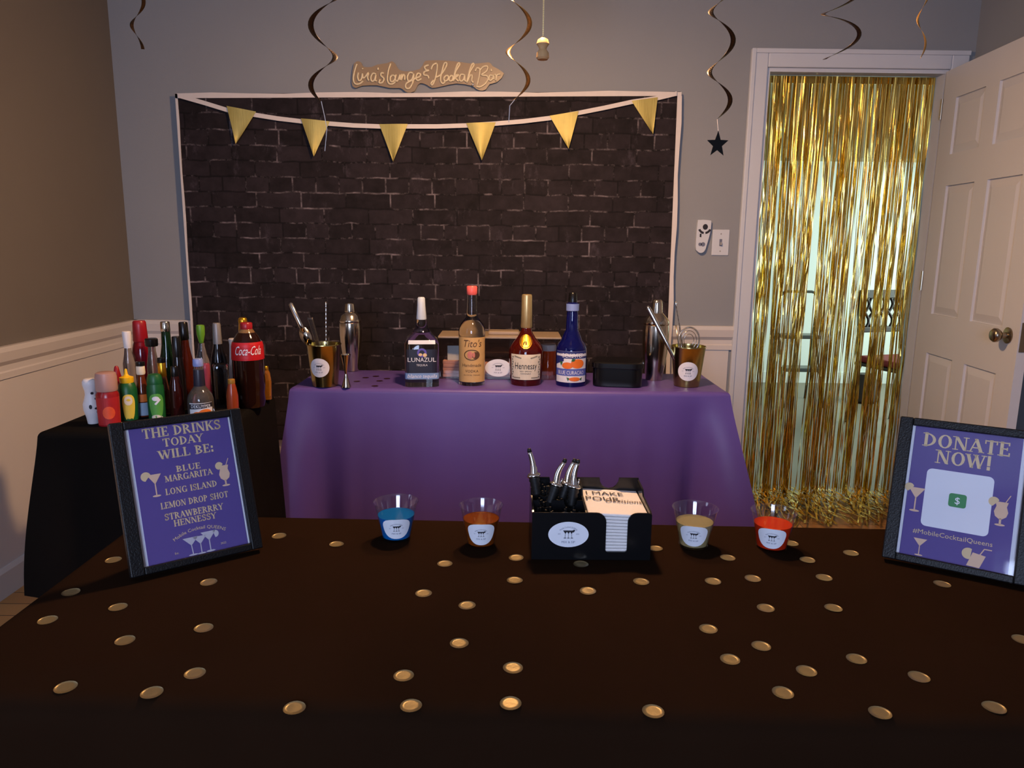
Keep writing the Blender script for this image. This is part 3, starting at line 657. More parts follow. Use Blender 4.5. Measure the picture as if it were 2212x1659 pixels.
for q in range(5):
    xx = -.14 + q * .07; bs.tube([(xx + .035 * math.sin(t_ * 2 * PI), .22 + .02 * t_, .68 + .24 * t_) for t_ in [i / 12 for i in range(13)]], .010, 6)
    bs.tube([(xx - .035 * math.sin(t_ * 2 * PI), .222 + .02 * t_, .68 + .24 * t_) for t_ in [i / 12 for i in range(13)]], .010, 6)
bs.build('back_scrollwork', M_wood, ch, True)
c2 = aty(1866, 845, 6.0)
bg = thing('dark_bag', 'dark slouched handbag on the hall floor left of the chair', 'bag', (c2.x, 6.0, 0))
lathe('bag_body', [(0, .085, 3), (.02, .105, 3), (.12, .10, 3), (.20, .08, 2.6), (.235, .062, 2.4), (.24, .04)], mat('dark_brown_leather', (44, 30, 26), .5, noise=.2, nscale=20), bg, 24)
MB().tube([(.06 * math.cos(t_), 0, .225 + .11 * math.sin(t_)) for t_ in [PI * i / 12 for i in range(13)]], .007, 6).build('handle', M_wood, bg, True)

# ------------------------------------------------------------------ draped cloths
def drape(name, label, x0, x1, y0, y1, ztop, hem, flare, m, corner=.10, ripple=.012, rad=.018, skew=(0, 0), seed=1, hems=None, cr=None):
    """table cloth: flat top, rounded edge, falling sides with corner folds. hems = per-side bottom heights (front,right,back,left)"""
    rn = random.Random(seed); N = []; cx, cy = (x0 + x1) / 2, (y0 + y1) / 2
    per = []; seg = .022
    for (ax, ay, bx, by, side) in ((x0, y0, x1, y0, 0), (x1, y0, x1, y1, 1), (x1, y1, x0, y1, 2), (x0, y1, x0, y0, 3)):
        L_ = math.hypot(bx - ax, by - ay); n = max(6, int(L_ / seg)); nx, ny = (by - ay) / L_, -(bx - ax) / L_
        for i in range(n):
            t = i / n; per.append((ax + (bx - ax) * t, ay + (by - ay) * t, nx, ny, side, t, L_))
    nP = len(per); vs = []; rings = 26
    # corner blend
    def info(i):
        x, y, nx, ny, side, t, L_ = per[i]; dl = t * L_; dr = (1 - t) * L_; d_ = min(dl, dr); k = math.exp(-(d_ / .07) ** 2)
        side2 = (side + 1) % 4 if dr < dl else (side - 1) % 4
        nn = [(0, -1), (1, 0), (0, 1), (-1, 0)]; ox, oy = nn[side2]; q = k * .5
        vx, vy = nx * (1 - q) + ox * q, ny * (1 - q) + oy * q; l = math.hypot(vx, vy); ci = side if dl < dr else (side + 1) % 4
        return x, y, vx / l, vy / l, k, side, t, d_, ci
    H_ = hems or (hem,) * 4; CR = cr or (corner,) * 4
    waves = [(rn.uniform(6, 16), rn.uniform(0, 6), rn.uniform(.3, 1)) for _ in range(5)]
    for j in range(rings + 1):
        for i in range(nP):
            x, y, vx, vy, k, side, t, d_, ci = info(i)
            if j <= 5:
                a_ = j / 5 * PI / 2; off = rad * math.sin(a_); z = ztop - rad * (1 - math.cos(a_)); x2 = x - vx * rad; y2 = y - vy * rad; fall = 0
            else:
                fall = (j - 5) / (rings - 5); zb = H_[side] * (1 - k * .5) + k * .5 * H_[(side + 1) % 4 if t > .5 else (side - 1) % 4]
                z = ztop - rad - fall * (ztop - rad - zb); off = rad; x2 = x - vx * rad; y2 = y - vy * rad
                s_ = i / nP * 2 * PI; wv = sum(a3 * math.sin(f3 * s_ * 3 + p3 + fall * 1.2) for f3, p3, a3 in waves) / 2.2
                off += flare * fall + CR[ci] * math.sin(fall * PI / 2) ** 1.2 * k + ripple * wv * fall ** 1.2 * (1 - k)
                # dent beside each corner fold
                off -= CR[ci] * .6 * fall * math.exp(-((d_ - .12) / .05) ** 2)
            vs.append((x2 + vx * off + 0 * cx, y2 + vy * off, z))
    fs = []
    for j in range(rings):
        for i in range(nP): fs.append((j * nP + i, (j + 1) * nP + i, (j + 1) * nP + (i + 1) % nP, j * nP + (i + 1) % nP))
    me_t = [(v[0], v[1], v[2]) for v in vs[:nP]]; c = len(vs); vs.append((cx, cy, ztop))
    fs += [(i, (i + 1) % nP, c) for i in range(nP)]
    vs = [(v[0] + skew[0] * (v[1] - cy) , v[1] + skew[1] * (v[0] - cx), v[2]) for v in vs]
    me = mesh(name, [(v[0] - cx, v[1] - cy, v[2]) for v in vs], fs); o = link(name, me, m, None, True, (cx, cy, 0))
    try: me.set_sharp_from_angle(angle=math.radians(60))
    except Exception: pass
    return tag(o, label, 'tablecloth')
TZ = 0.742
drape('purple_tablecloth', 'purple plastic tablecloth over the bar table before the brick backdrop', -.787, .795, 2.60, 3.00, TZ, .004, .055, M_purple, ripple=.010, seed=4, skew=(0, -.005), cr=(.075, .14, .08, .05))
drape('black_tablecloth', 'black plastic tablecloth over the front table, strewn with gold dots', -.705, 1.16, .735, 1.345, TZ, .004, .03, M_blackcloth, corner=.06, ripple=.008, rad=.03, seed=9, skew=(0, -.025))
drape('black_side_tablecloth', 'plain black cloth over the corner table crowded with bottles', -1.278, -.798, 1.95, 2.475, TZ, .30, .022, mat('plain_black_cloth', (17, 15, 14), .9, noise=.15, nscale=6, bump=.2, bscale=25, spec=0.05), corner=.03, ripple=.006, seed=13, hems=(.24, .003, .28, .34), cr=(.05, .02, .005, .03))

# ------------------------------------------------------------------ bottles
def bottle_at(px, py, zt, prof):
    """scale a silhouette measured in photo pixels (y, half width[, squareness]) to metres where its base stands"""
    p = atz(px, py, zt); hw0 = prof[0][1]
    for _ in range(3):
        ax = (p - CP).dot(FWD); r0 = hw0 * ax / F; cpos = atz(px, py, zt) + Vector((0, r0, 0)); p = cpos
    ax = (cpos - CP).dot(FWD); out = []
    for q in prof:
        z = aty(px, q[0], cpos.y).z - zt; out.append((max(0, z), q[1] * ax / F) + ((q[2],) if len(q) > 2 else ()))
    out[0] = (0.0,) + out[0][1:]
    return cpos, out
def smoothprof(pts): return pts
def make_bottle(name, label, px, py, parts, cat='bottle', zt=TZ, group=None, seg=28, rotz=0.0):
    """parts: list of (part name, material, silhouette). All silhouettes share one scale."""
    cpos, _ = bottle_at(px, py, zt, parts[0][2]); ax = (cpos - CP).dot(FWD)
    t = thing(name, label, cat, (cpos.x, cpos.y, zt + .0005), (0, 0, math.atan2(-cpos.x, cpos.y)), group=group); P = {}
    for i, (nm, m, pr) in enumerate(parts):
        pts = [(max(0.0, aty(px, q[0], cpos.y).z - zt), q[1] * ax / F) + ((q[2],) if len(q) > 2 else ()) for q in pr]
        if i == 0: pts[0] = (0.0,) + pts[0][1:]
        lathe(nm, pts, m, t, seg, rotz=rotz); P[nm] = Prof(pts)
    return t, P, (lambda y: aty(px, y, cpos.y).z - zt), ax / F

# four spirits at the front of the purple table
t, P, Z, k = make_bottle('liquor_bottle', 'clear square-shouldered bottle with a dark label and pale blue band', 908, 836,
    [('glass_body', M_glass, [(836, 34, 7), (832, 36, 7), (740, 36, 7), (730, 32, 5), (720, 22, 3), (708, 14, 2), (695, 11.5), (688, 10)]),
     ('cap', mat('pale_blue_cap', (196, 208, 222), .3, noise=.03), [(690, 10.4), (688, 10.8), (660, 8.6), (645, 8), (642, 6)])])
b = P['glass_body']; z = Z
M_dk = mat('dark_label_film', (34, 34, 50), .35, noise=.1, nscale=40)
lb = link('label', patch(b, Z(800), Z(750), 27 * k, .0008), M_dk, t)
d = Draw(); d.text('LUNAZUL', 9 * k, 0, 0, 50 * k); d.text('TEQUILA', 4 * k, 0, -9 * k, 22 * k); d.build('lettering', M_paper, onsurf(b, Z(776), .0014), lb)
M_pur = mat('violet_moon_ink', (92, 80, 176), .45, noise=.06)
d = Draw(); d.ring(0, 0, 9.5 * k, 9.5 * k, 5.5 * k, 5.5 * k); d.build('moon_emblem', M_pur, onsurf(b, Z(757), .0014), lb)
d = Draw(); d.ell(-3 * k, -4 * k, 4 * k, 3 * k); d.ell(6 * k, -5 * k, 4 * k, 4 * k); d.build('agave_emblem', M_tan, onsurf(b, Z(757), .0016), lb)
bl2 = link('band_label', patch(b, Z(813), Z(800), 34 * k, .0010), mat('blue_band_print', (120, 152, 200), .4, noise=.12, nscale=90), t)
d = Draw(); d.text('blanco tequila', 8 * k, 0, 0, 52 * k, .2); d.build('lettering', M_paper, onsurf(b, Z(810), .0016), bl2)
link('top_band', patch(b, Z(739), Z(731), 24 * k, .0012), mat('pale_band_print', (206, 214, 230), .4, noise=.05), t)

t, P, Z, k = make_bottle('liquor_bottle', 'tall clear round bottle with red cap and kraft paper label', 1018, 834,
    [('glass_body', M_glass, [(834, 26), (830, 28), (717, 28.5), (708, 27.3), (699, 23.5), (692, 18), (686, 13), (678, 11.5), (636, 9.5)]),
     ('cap', mat('coral_red_cap', (226, 100, 96), .35, noise=.04), [(637, 10), (634, 11.2), (620, 11.4), (618, 10)])])
b = P['glass_body']; lb = link('label', patch(b, Z(821), Z(726), 36 * k, .0008, nx=24), M_kraft, t)
M_brown = mat('brown_print_ink', (84, 56, 36), .6, noise=.1, nscale=80); M_copper = mat('copper_print_ink', (196, 120, 106), .5, noise=.2, nscale=90)
d = Draw(); d.text("Tito's", 15 * k, 0, Z(746) - Z(765), 40 * k, .2); d.text('Handmade', 6.5 * k, 0, Z(788) - Z(765), 42 * k); d.text('VODKA', 5.5 * k, 0, Z(800) - Z(765), 28 * k); d.text('AUSTIN TEXAS', 2.4 * k, 0, Z(807) - Z(765), 36 * k)
d.build('lettering', M_brown, onsurf(b, Z(765), .0014), lb)
d = Draw(); d.ring(0, 0, 17 * k, 11.5 * k, 15 * k, 9.8 * k); d.ell(8 * k, -1 * k, 8 * k, 7.5 * k); d.build('emblem_ring', M_brown, onsurf(b, Z(763), .0015), lb)
d = Draw(); d.ell(-4 * k, 0, 5.5 * k, 8 * k); d.ell(4 * k, 0, 2.4 * k, 6 * k); d.build('copper_still_emblem', M_copper, onsurf(b, Z(763), .0018), lb)

t, P, Z, k = make_bottle('liquor_bottle', 'dark red cognac bottle with cream label and gold medallion', 1136, 834,
    [('glass_body', M_cognac, [(834, 28), (829, 32), (815, 34), (770, 37), (757, 37), (748, 34), (740, 28.5), (730, 20), (720, 14), (712, 11), (703, 10.5)]),
     ('foil_capsule', M_foil, [(708, 11.2), (705, 12.2), (640, 11), (637, 10.4), (636, 9)])])
b = P['glass_body']; lb = link('label', patch(b, Z(815), Z(761), 36 * k, .0008, nx=22), M_cream, t)
d = Draw(); d.text('Hennessy', 14 * k, 0, Z(792) - Z(788), 48 * k); d.text('VERY SPECIAL', 2.6 * k, 0, Z(798) - Z(788), 26 * k); d.text('COGNAC', 3 * k, 0, Z(803) - Z(788), 22 * k); d.build('lettering', M_ink, onsurf(b, Z(788), .0014), lb)
M_vine = mat('grey_vine_ink', (134, 128, 112), .6, noise=.2, nscale=90)
for sx in (-1, 1):
    d = Draw()
    for q in range(9): d.ell(sx * (30 + (q % 2) * 2) * k, (-22 + q * 5.4) * k, 2.2 * k, 1.9 * k, 8)
    for q in range(5): d.ell(sx * (24 - q * 3.2) * k, 23 * k - q * k * .8, 1.8 * k, 1.5 * k, 8); d.ell(sx * (26 - q * 3.2) * k, -23 * k, 1.6 * k, 1.5 * k, 8)
    d.build('vine_border', M_vine, onsurf(b, Z(788), .0014), lb)
d = Draw(); d.ell(-1 * k, 0, 13.5 * k, 14 * k, 26); d.build('medallion', M_medal, onsurf(b, Z(735), .0012), t)
d = Draw(); d.ring(-1 * k, 0, 12 * k, 12.5 * k, 10.6 * k, 11 * k); d.stroke([(-6 * k, -6 * k), (-1 * k, 6 * k), (4 * k, 5 * k)], 2.5 * k); d.stroke([(-1 * k, 6 * k), (0, -6 * k)], 3 * k); d.build('medallion_relief', M_brown, onsurf(b, Z(735), .0016), t)

t, P, Z, k = make_bottle('liquor_bottle', 'deep blue liqueur bottle with oranges on its label', 1235, 836,
    [('glass_body', M_blueb, [(836, 29), (831, 32), (822, 33), (762, 33.5), (750, 32.5), (742, 29), (735, 23), (727, 20), (719, 17), (713, 13.5), (672, 12), (671, 13.2), (656, 13.4), (654, 11), (653, 10)]),
     ('cap', M_blk, [(654, 9.5), (651, 9.5), (634, 8.6), (632, 7)])])
b = P['glass_body']
link('neck_band', patch(b, Z(671), Z(656), 19 * k, .0008), mat('sky_blue_foil', (128, 150, 208), .35, noise=.05), t)
lb = link('label', patch(b, Z(821), Z(755), 38 * k, .0008, nx=24), mat('white_label_paper', (222, 224, 230), .5, noise=.05, nscale=40), t)
d = Draw(); d.poly([(-38 * k, 18 * k), (38 * k, 18 * k), (38 * k, 33 * k), (-38 * k, 33 * k)]); d.poly([(-38 * k, 4 * k), (-16 * k, 12 * k), (-16 * k, 18 * k), (-38 * k, 18 * k)]); d.build('navy_band', M_navy, onsurf(b, Z(788), .0012), lb)
d = Draw(); d.poly([(-38 * k, -19 * k), (38 * k, -19 * k), (38 * k, -4 * k), (-38 * k, -4 * k)]); d.build('blue_band', mat('mid_blue_print', (86, 100, 176), .5, noise=.05), onsurf(b, Z(788), .0012), lb)
d = Draw(); d.text('DEKUYPER', 9 * k, 4 * k, 20 * k, 46 * k); d.text('BLUE CURACAO', 8 * k, 0, -16 * k, 58 * k); d.build('lettering', M_paper, onsurf(b, Z(788), .0018), lb)
for q_ in ((14, 7, 15, 10), (-8, 3, 12, 7), (8, -26, 12, 4.5)): Draw().ell(*[v_ * k for v_ in q_]).build('orange_fruit', M_orange, onsurf(b, Z(788), .0015), lb)
d = Draw(); d.poly([(-22 * k, 2 * k), (-26 * k, 12 * k), (-18 * k, 10 * k)]); d.poly([(0, 12 * k), (2 * k, 18 * k), (9 * k, 17 * k), (6 * k, 12 * k)]); d.poly([(-6 * k, -30 * k), (-9 * k, -22 * k), (-3 * k, -24 * k)]); d.poly([(22 * k, -30 * k), (25 * k, -22 * k), (19 * k, -25 * k)]); d.build('leaves', M_leaf, onsurf(b, Z(788), .0019), lb)

# cobbler shakers
def shaker(label, px, py, top, mid_, bot, neck):
    make_bottle('cocktail_shaker', label, px, py, [('tin', M_steel, bot), ('strainer_top', M_steel, mid_), ('cap', M_steel, neck)], cat='shaker', seg=40)
shaker('steel cocktail shaker behind the left gold tumbler', 757, 803, 0,
    [(697, 22.6), (695, 23.6), (691, 23.4), (688, 21.5), (682, 20.5), (677, 16), (674, 12.5)], [(803, 13), (800, 14.5), (775, 18.5), (745, 22.5), (722, 24.3), (705, 24.3), (697, 23.6)], [(675, 11.6), (672, 11.8), (660, 10.6), (656, 9.8), (654, 7)])
shaker('steel cocktail shaker behind the right gold tumbler', 1415, 823, 0,
    [(702, 26.4), (699, 27.6), (694, 27.2), (688, 24), (680, 17), (676, 13)], [(823, 16), (820, 17.5), (800, 20.5), (765, 26), (738, 28), (712, 28), (702, 27.4)], [(676, 12.4), (673, 12.4), (655, 11.2), (650, 10.2), (647, 7)])

# gold tumblers with bar tools
def tumbler(label, px, py, ytop, rb, rt, stx, sty):
    cpos, _ = bottle_at(px, py, TZ, [(py, rb), (ytop, rt)]); ax = (cpos - CP).dot(FWD); k = ax / F; h = aty(px, ytop, cpos.y).z - TZ
    t = thing('gold_tumbler', label, 'tumbler', (cpos.x, cpos.y, TZ + .0005), (0, 0, math.atan2(-cpos.x, cpos.y))); R0, R1 = rb * k, rt * k; w_ = .0012
    lathe('tin_body', [(0, R0 - .002), (.001, R0), (h * .5, (R0 + R1) / 2), (h - .006, R1 - .0003), (h - .003, R1 + .0016), (h, R1 + .001), (h - .001, R1 - w_), (h * .5, (R0 + R1) / 2 - w_), (.004, R0 - w_ * 1.5)], M_goldcup, t, 44, cap1=True)
    P = Prof([(0, R0), (h - .004, R1)]); zc = aty(px, sty, cpos.y).z - TZ; cx = stx * k
    s = link('sticker', patch(P, zc - 20.5 * k, zc + 20.5 * k, 22 * k, .0007, 'oval', cx=cx), M_stick, t, True)
    M_ = onsurf(P, zc, .0012, cx); logo(Draw(), 22 * k).build('logo', M_ink, M_, s); logo_text(Draw(), 22 * k).build('lettering', M_greyink, M_, s)
    return cpos, k, h, R1, R0
cL, kL, hL, rL, rbL = tumbler('gold tumbler of bar tools left of the clear square-shouldered bottle', 696, 838, 742, 27, 36, -12, 790)
cR, kR, hR, rR, rbR = tumbler('gold tumbler of bar tools at the right end of the purple table', 1489, 838, 747, 27, 36, 2, 798)
def tool_pts(c, ax_pix, y_):
    return [aty(px, py, y_) for px, py in ax_pix]
def bar_tool(name, label, cat, base, loc): return thing(name, label, cat, loc)
def inside(c, dx, dy): return Vector((c.x + dx, c.y + dy, TZ + .008))
# left: scoop-handled strainer, tongs blade, twisted bar spoon
A = inside(cL, .010, -.012); top = aty(627, 654, cL.y - .012); mid1 = aty(650, 703, cL.y - .012)
t = thing('julep_strainer', 'steel julep strainer with thick handle leaning out of the left gold tumbler', 'strainer', A)
v = lambda p: p - A
MB().tube([v(top), v(top.lerp(mid1, .06)), v(mid1), v(mid1.lerp(A, .12))], [.004, .0085, .0085, .006], 12).build('handle', M_chrome, t, True)
he = MB(); dirv = (A - mid1).normalized(); side = Vector((0, 1, 0)).cross(dirv).normalized(); hd = []
for q in range(9):
    tt = q / 8; wv = .020 * math.sin(PI * min(1, tt * .9 + .1)) ** .6; cpt = v(mid1) + dirv * (.01 + tt * .07) ; hd.append((cpt - side * wv, cpt + side * wv))
vs = []; fs = []
for a_, b_ in hd: vs += [a_ + Vector((0, .001, 0)), b_ + Vector((0, .001, 0)), b_ - Vector((0, .001, 0)), a_ - Vector((0, .001, 0))]
for q in range(8):
    for e in range(4): fs.append((4 * q + e, 4 * q + (e + 1) % 4, 4 * q + 4 + (e + 1) % 4, 4 * q + 4 + e))
he.add(vs, fs).build('bowl', M_steel, t, True)
MB().tube([v(mid1) + dirv * .075, Vector((0, 0, 0))], .004, 8).build('stem', M_steel, t, True)
A = inside(cL, .012, .012); top = aty(670, 688, cL.y); t = thing('ice_tongs', 'dull steel ice tongs standing in the left gold tumbler', 'tongs', A)
d_ = (top - A); pts = [d_ * q for q in (0, .35, .7, 1)]
for s in (-1, 1):
    M3 = MB(); vs = []
    for p_, w_ in zip(pts, (.004, .005, .0065, .008)):
        for (ux, uy) in ((-1, 0), (1, 0), (1, 1), (-1, 1)): vs.append(p_ + Vector((ux * w_, s * .005 + uy * .0012, 0)))
    fs = [(4 * q + e, 4 * q + (e + 1) % 4, 4 * q + 4 + (e + 1) % 4, 4 * q + 4 + e) for q in range(3) for e in range(4)] + [(0, 1, 2, 3), (12, 13, 14, 15)]
    M3.add(vs, fs).build('arm', M_steel, t, bevel=.0004, seg=1)
MB().box(-.008, .008, -.006, .007, -.003, .004).build('hinge', M_steel, t, loc=d_)
def twisted_spoon(label, A, top, tipr, beads):
    t = thing('bar_spoon', label, 'bar spoon', A); d_ = top - A; m_ = MB(); n = 60
    m_.tube([d_ * (i / n) for i in range(n + 1)], [.0016 + (.0009 * abs(math.sin(i * 1.0)) if beads and i > 20 else 0) for i in range(n + 1)], 6); m_.build('twisted_stem', M_chrome, t, True)
    lathe('end_bead', [(-.004, .001), (-.002, tipr), (.004, tipr), (.008, tipr * .5), (.009, .0004)], M_chrome, t, 14, loc=d_)
twisted_spoon('thin twisted bar spoon rising from the left gold tumbler', inside(cL, .004, .0), aty(704, 657, cL.y + .012), .003, True)
# right: muddler rod, twisted spoon, hawthorne strainer
A = inside(cR, .004, -.010); top = aty(1398, 661, cR.y - .012); t = thing('muddler', 'bright steel muddler rod leaning left out of the right gold tumbler', 'muddler', A)
d_ = top - A; MB().tube([d_ * .0, d_ * .1, d_ * .12, d_ * .97, d_], [.009, .009, .0080, .0088, .004], 14).build('rod', M_chrome, t, True)
lathe('foot', [(0, .010), (.004, .011), (.012, .010)], M_rubber, t, 14, loc=(0, 0, 0))
twisted_spoon('twisted bar spoon with bright beads rising from the right gold tumbler', inside(cR, .012, .008), aty(1460, 656, cR.y + .012), .0045, True)
p0 = aty(1488, 748, cR.y + .004); A = inside(cR, .006, .004); t = thing('hawthorne_strainer', 'coil-rimmed cocktail strainer standing in the right gold tumbler', 'strainer', A)
v = lambda p: p - A; cc = v(aty(1488, 735, cR.y + .004)); Rr = 22 * kR
for q_, rr_ in ((1.0, .0016), (.74, .0012), (.48, .0012)):
    MB().tube([(cc.x + Rr * q_ * math.cos(PI * (-.3 + 1.6 * i / 40)), cc.y, cc.z + Rr * 1.25 * q_ * math.sin(PI * (-.3 + 1.6 * i / 40))) for i in range(41)], rr_, 6).build('wire_loop', M_steel, t, True)
MB().prism([(cc.x - Rr * .3, cc.z - Rr * 1.1), (cc.x + Rr * .3, cc.z - Rr * 1.1), (cc.x + Rr * .45, cc.z - Rr * .5), (cc.x - Rr * .45, cc.z - Rr * .5)], cc.y - .0006, cc.y + .0006).build('plate', M_steel, t)
co = MB(); n = 360; co.tube([(cc.x + (Rr + .0035 * math.cos(i * .9)) * math.cos(PI * (-.15 + 1.3 * i / n)), cc.y - .002 + .0035 * math.sin(i * .9), cc.z + (Rr * 1.25 + .0035 * math.cos(i * .9)) * math.sin(PI * (-.15 + 1.3 * i / n))) for i in range(n + 1)], .0007, 4)
co.build('spring_coil', M_chrome, t, True)
MB().tube([(cc.x, cc.y, cc.z - Rr * 1.2), (0, 0, 0)], .004, 8).build('handle', M_steel, t, True)
A = inside(cR, -.010, .012); t = thing('ice_tongs', 'pair of thin steel tongs standing in the right gold tumbler', 'tongs', A)
for x_ in (1462, 1470):
    e = aty(x_ - 2, 702, cR.y + .016) - A; MB().tube([(0, 0, 0), e * .5 + Vector((.002, 0, 0)), e], [.0016, .0022, .003], 8).build('arm', M_steel, t, True)
MB().box(-.002, .002, -.002, .002, -.001, .002).build('hinge', M_steel, t, loc=(0, 0, 0))

# jigger beside the left shaker
make_bottle('jigger', 'small steel double jigger beside the left gold tumbler', 746, 839, [('lower_cup', M_steel, [(839, 10), (835, 10), (815, 4), (808, 2.6)]), ('upper_cup', M_steel, [(809, 2.4), (803, 3.2), (768, 11), (766, 11.4), (768, 10.4), (800, 2.4)])], cat='jigger')

# black lidded box at the right of the purple table
bx = thing('black_box', 'glossy black rounded plastic box right of the blue liqueur bottle', 'box', (.408, 2.745, TZ + .0005), (0, 0, -.14))
lathe('box_body', [(0, .086, 6), (.003, .090, 6), (.070, .092, 6)], M_blk, bx, 64).scale = (1, .82, 1)
lathe('lid', [(.069, .094, 6), (.071, .096, 6), (.088, .096, 6), (.092, .091, 6), (.0925, .08, 6)], M_blk, bx, 64).scale = (1, .82, 1)

# clear organiser box behind the spirits
ox0, ox1, oy0, oy1, oh = -.268, .195, 2.808, 2.985, .158
og = thing('clear_organizer', 'clear acrylic organizer box with lid standing behind the spirit bottles', 'organizer', ((ox0 + ox1) / 2, (oy0 + oy1) / 2, TZ + .0005))
a_, b_ = (ox1 - ox0) / 2, (oy1 - oy0) / 2; w_ = .0025
for q in ((-a_, a_, -b_, -b_ + w_), (-a_, a_, b_ - w_, b_), (-a_, -a_ + w_, -b_ + w_, b_ - w_), (a_ - w_, a_, -b_ + w_, b_ - w_)): MB().box(*q, .0026, oh).build('side', M_acrylic, og)
MB().box(-a_, a_, -b_, b_, 0, w_).build('base', M_acrylic, og)
M_lid = mat('frosted_tan_lid', (226, 200, 170), .3, trans=.6, noise=.05, nscale=20)
MB().box(-a_ - .004, a_ + .004, -b_ - .004, b_ + .004, oh, oh + .008).build('lid', M_lid, og, bevel=.002)
MB().box(-.045, .075, -b_ * .4, b_ * .4, oh + .008, oh + .022).build('lid_handle', M_lid, og, bevel=.003)
p_ = aty(1076, 795, oy0); lx = p_.x - (ox0 + ox1) / 2; lz = p_.z - TZ
d = Draw(); d.ell(0, 0, .050, .034, 30); s = d.build('sticker', M_stick, lambda x, z: (lx + x, -b_ - .0008, lz + z), og)
logo(Draw(), .042).build('logo', M_ink, lambda x, z: (lx + x, -b_ - .0013, lz + z), s); logo_text(Draw(), .042).build('lettering', M_greyink, lambda x, z: (lx + x, -b_ - .0013, lz + z), s)
M_pinkp = mat('pale_pink_paper', (218, 176, 168), .8, noise=.05, nscale=30)
def pack(name, label, cat, x0, x1, y0, y1, z0, z1, m, n=6):
    t = thing(name, label, cat, ((x0 + x1) / 2, (y0 + y1) / 2, z0)); a, b = (x1 - x0) / 2, (y1 - y0) / 2; h = (z1 - z0) / n
    for q in range(n):
        j = random.uniform(-.0015, .0015); MB().box(-a + j, a + j, -b - j, b - j, q * h + .0002, (q + 1) * h - .0003).build('folded_sheet', m, t, bevel=.0012, seg=1)
    return t
pack('napkin_pack', 'pale pink stack of folded paper in the left end of the clear organizer', 'napkins', -.255, -.135, 2.83, 2.95, TZ + .004, TZ + .068, M_pinkp, 5)
pack('napkin_pack', 'pale pink stack of folded paper behind the oval sticker of the clear organizer', 'napkins', -.10, .075, 2.83, 2.95, TZ + .004, TZ + .060, M_pinkp, 5)
cd = thing('note_card', 'small bluish white card propped in the left end of the clear organizer', 'card', (-.215, 2.845, TZ + .0685), (-.18, 0, .1)); MB().box(-.024, .024, 0, .001, 0, .056).build('card_sheet', mat('blue_white_card', (206, 224, 230), .6, noise=.03), cd)
t, P, Z, k = make_bottle('drink_jar', 'orange red drink jar with white lid behind the cognac bottle', 1184, 811,
    [('jar_glass', mat('orange_drink', (250, 96, 30), .08, trans=.3, noise=.05), [(811, 17), (809, 19), (760, 19), (756, 16)]), ('lid', M_stick, [(757, 17), (755, 17.5), (746, 17.5), (744, 16)])], cat='jar')

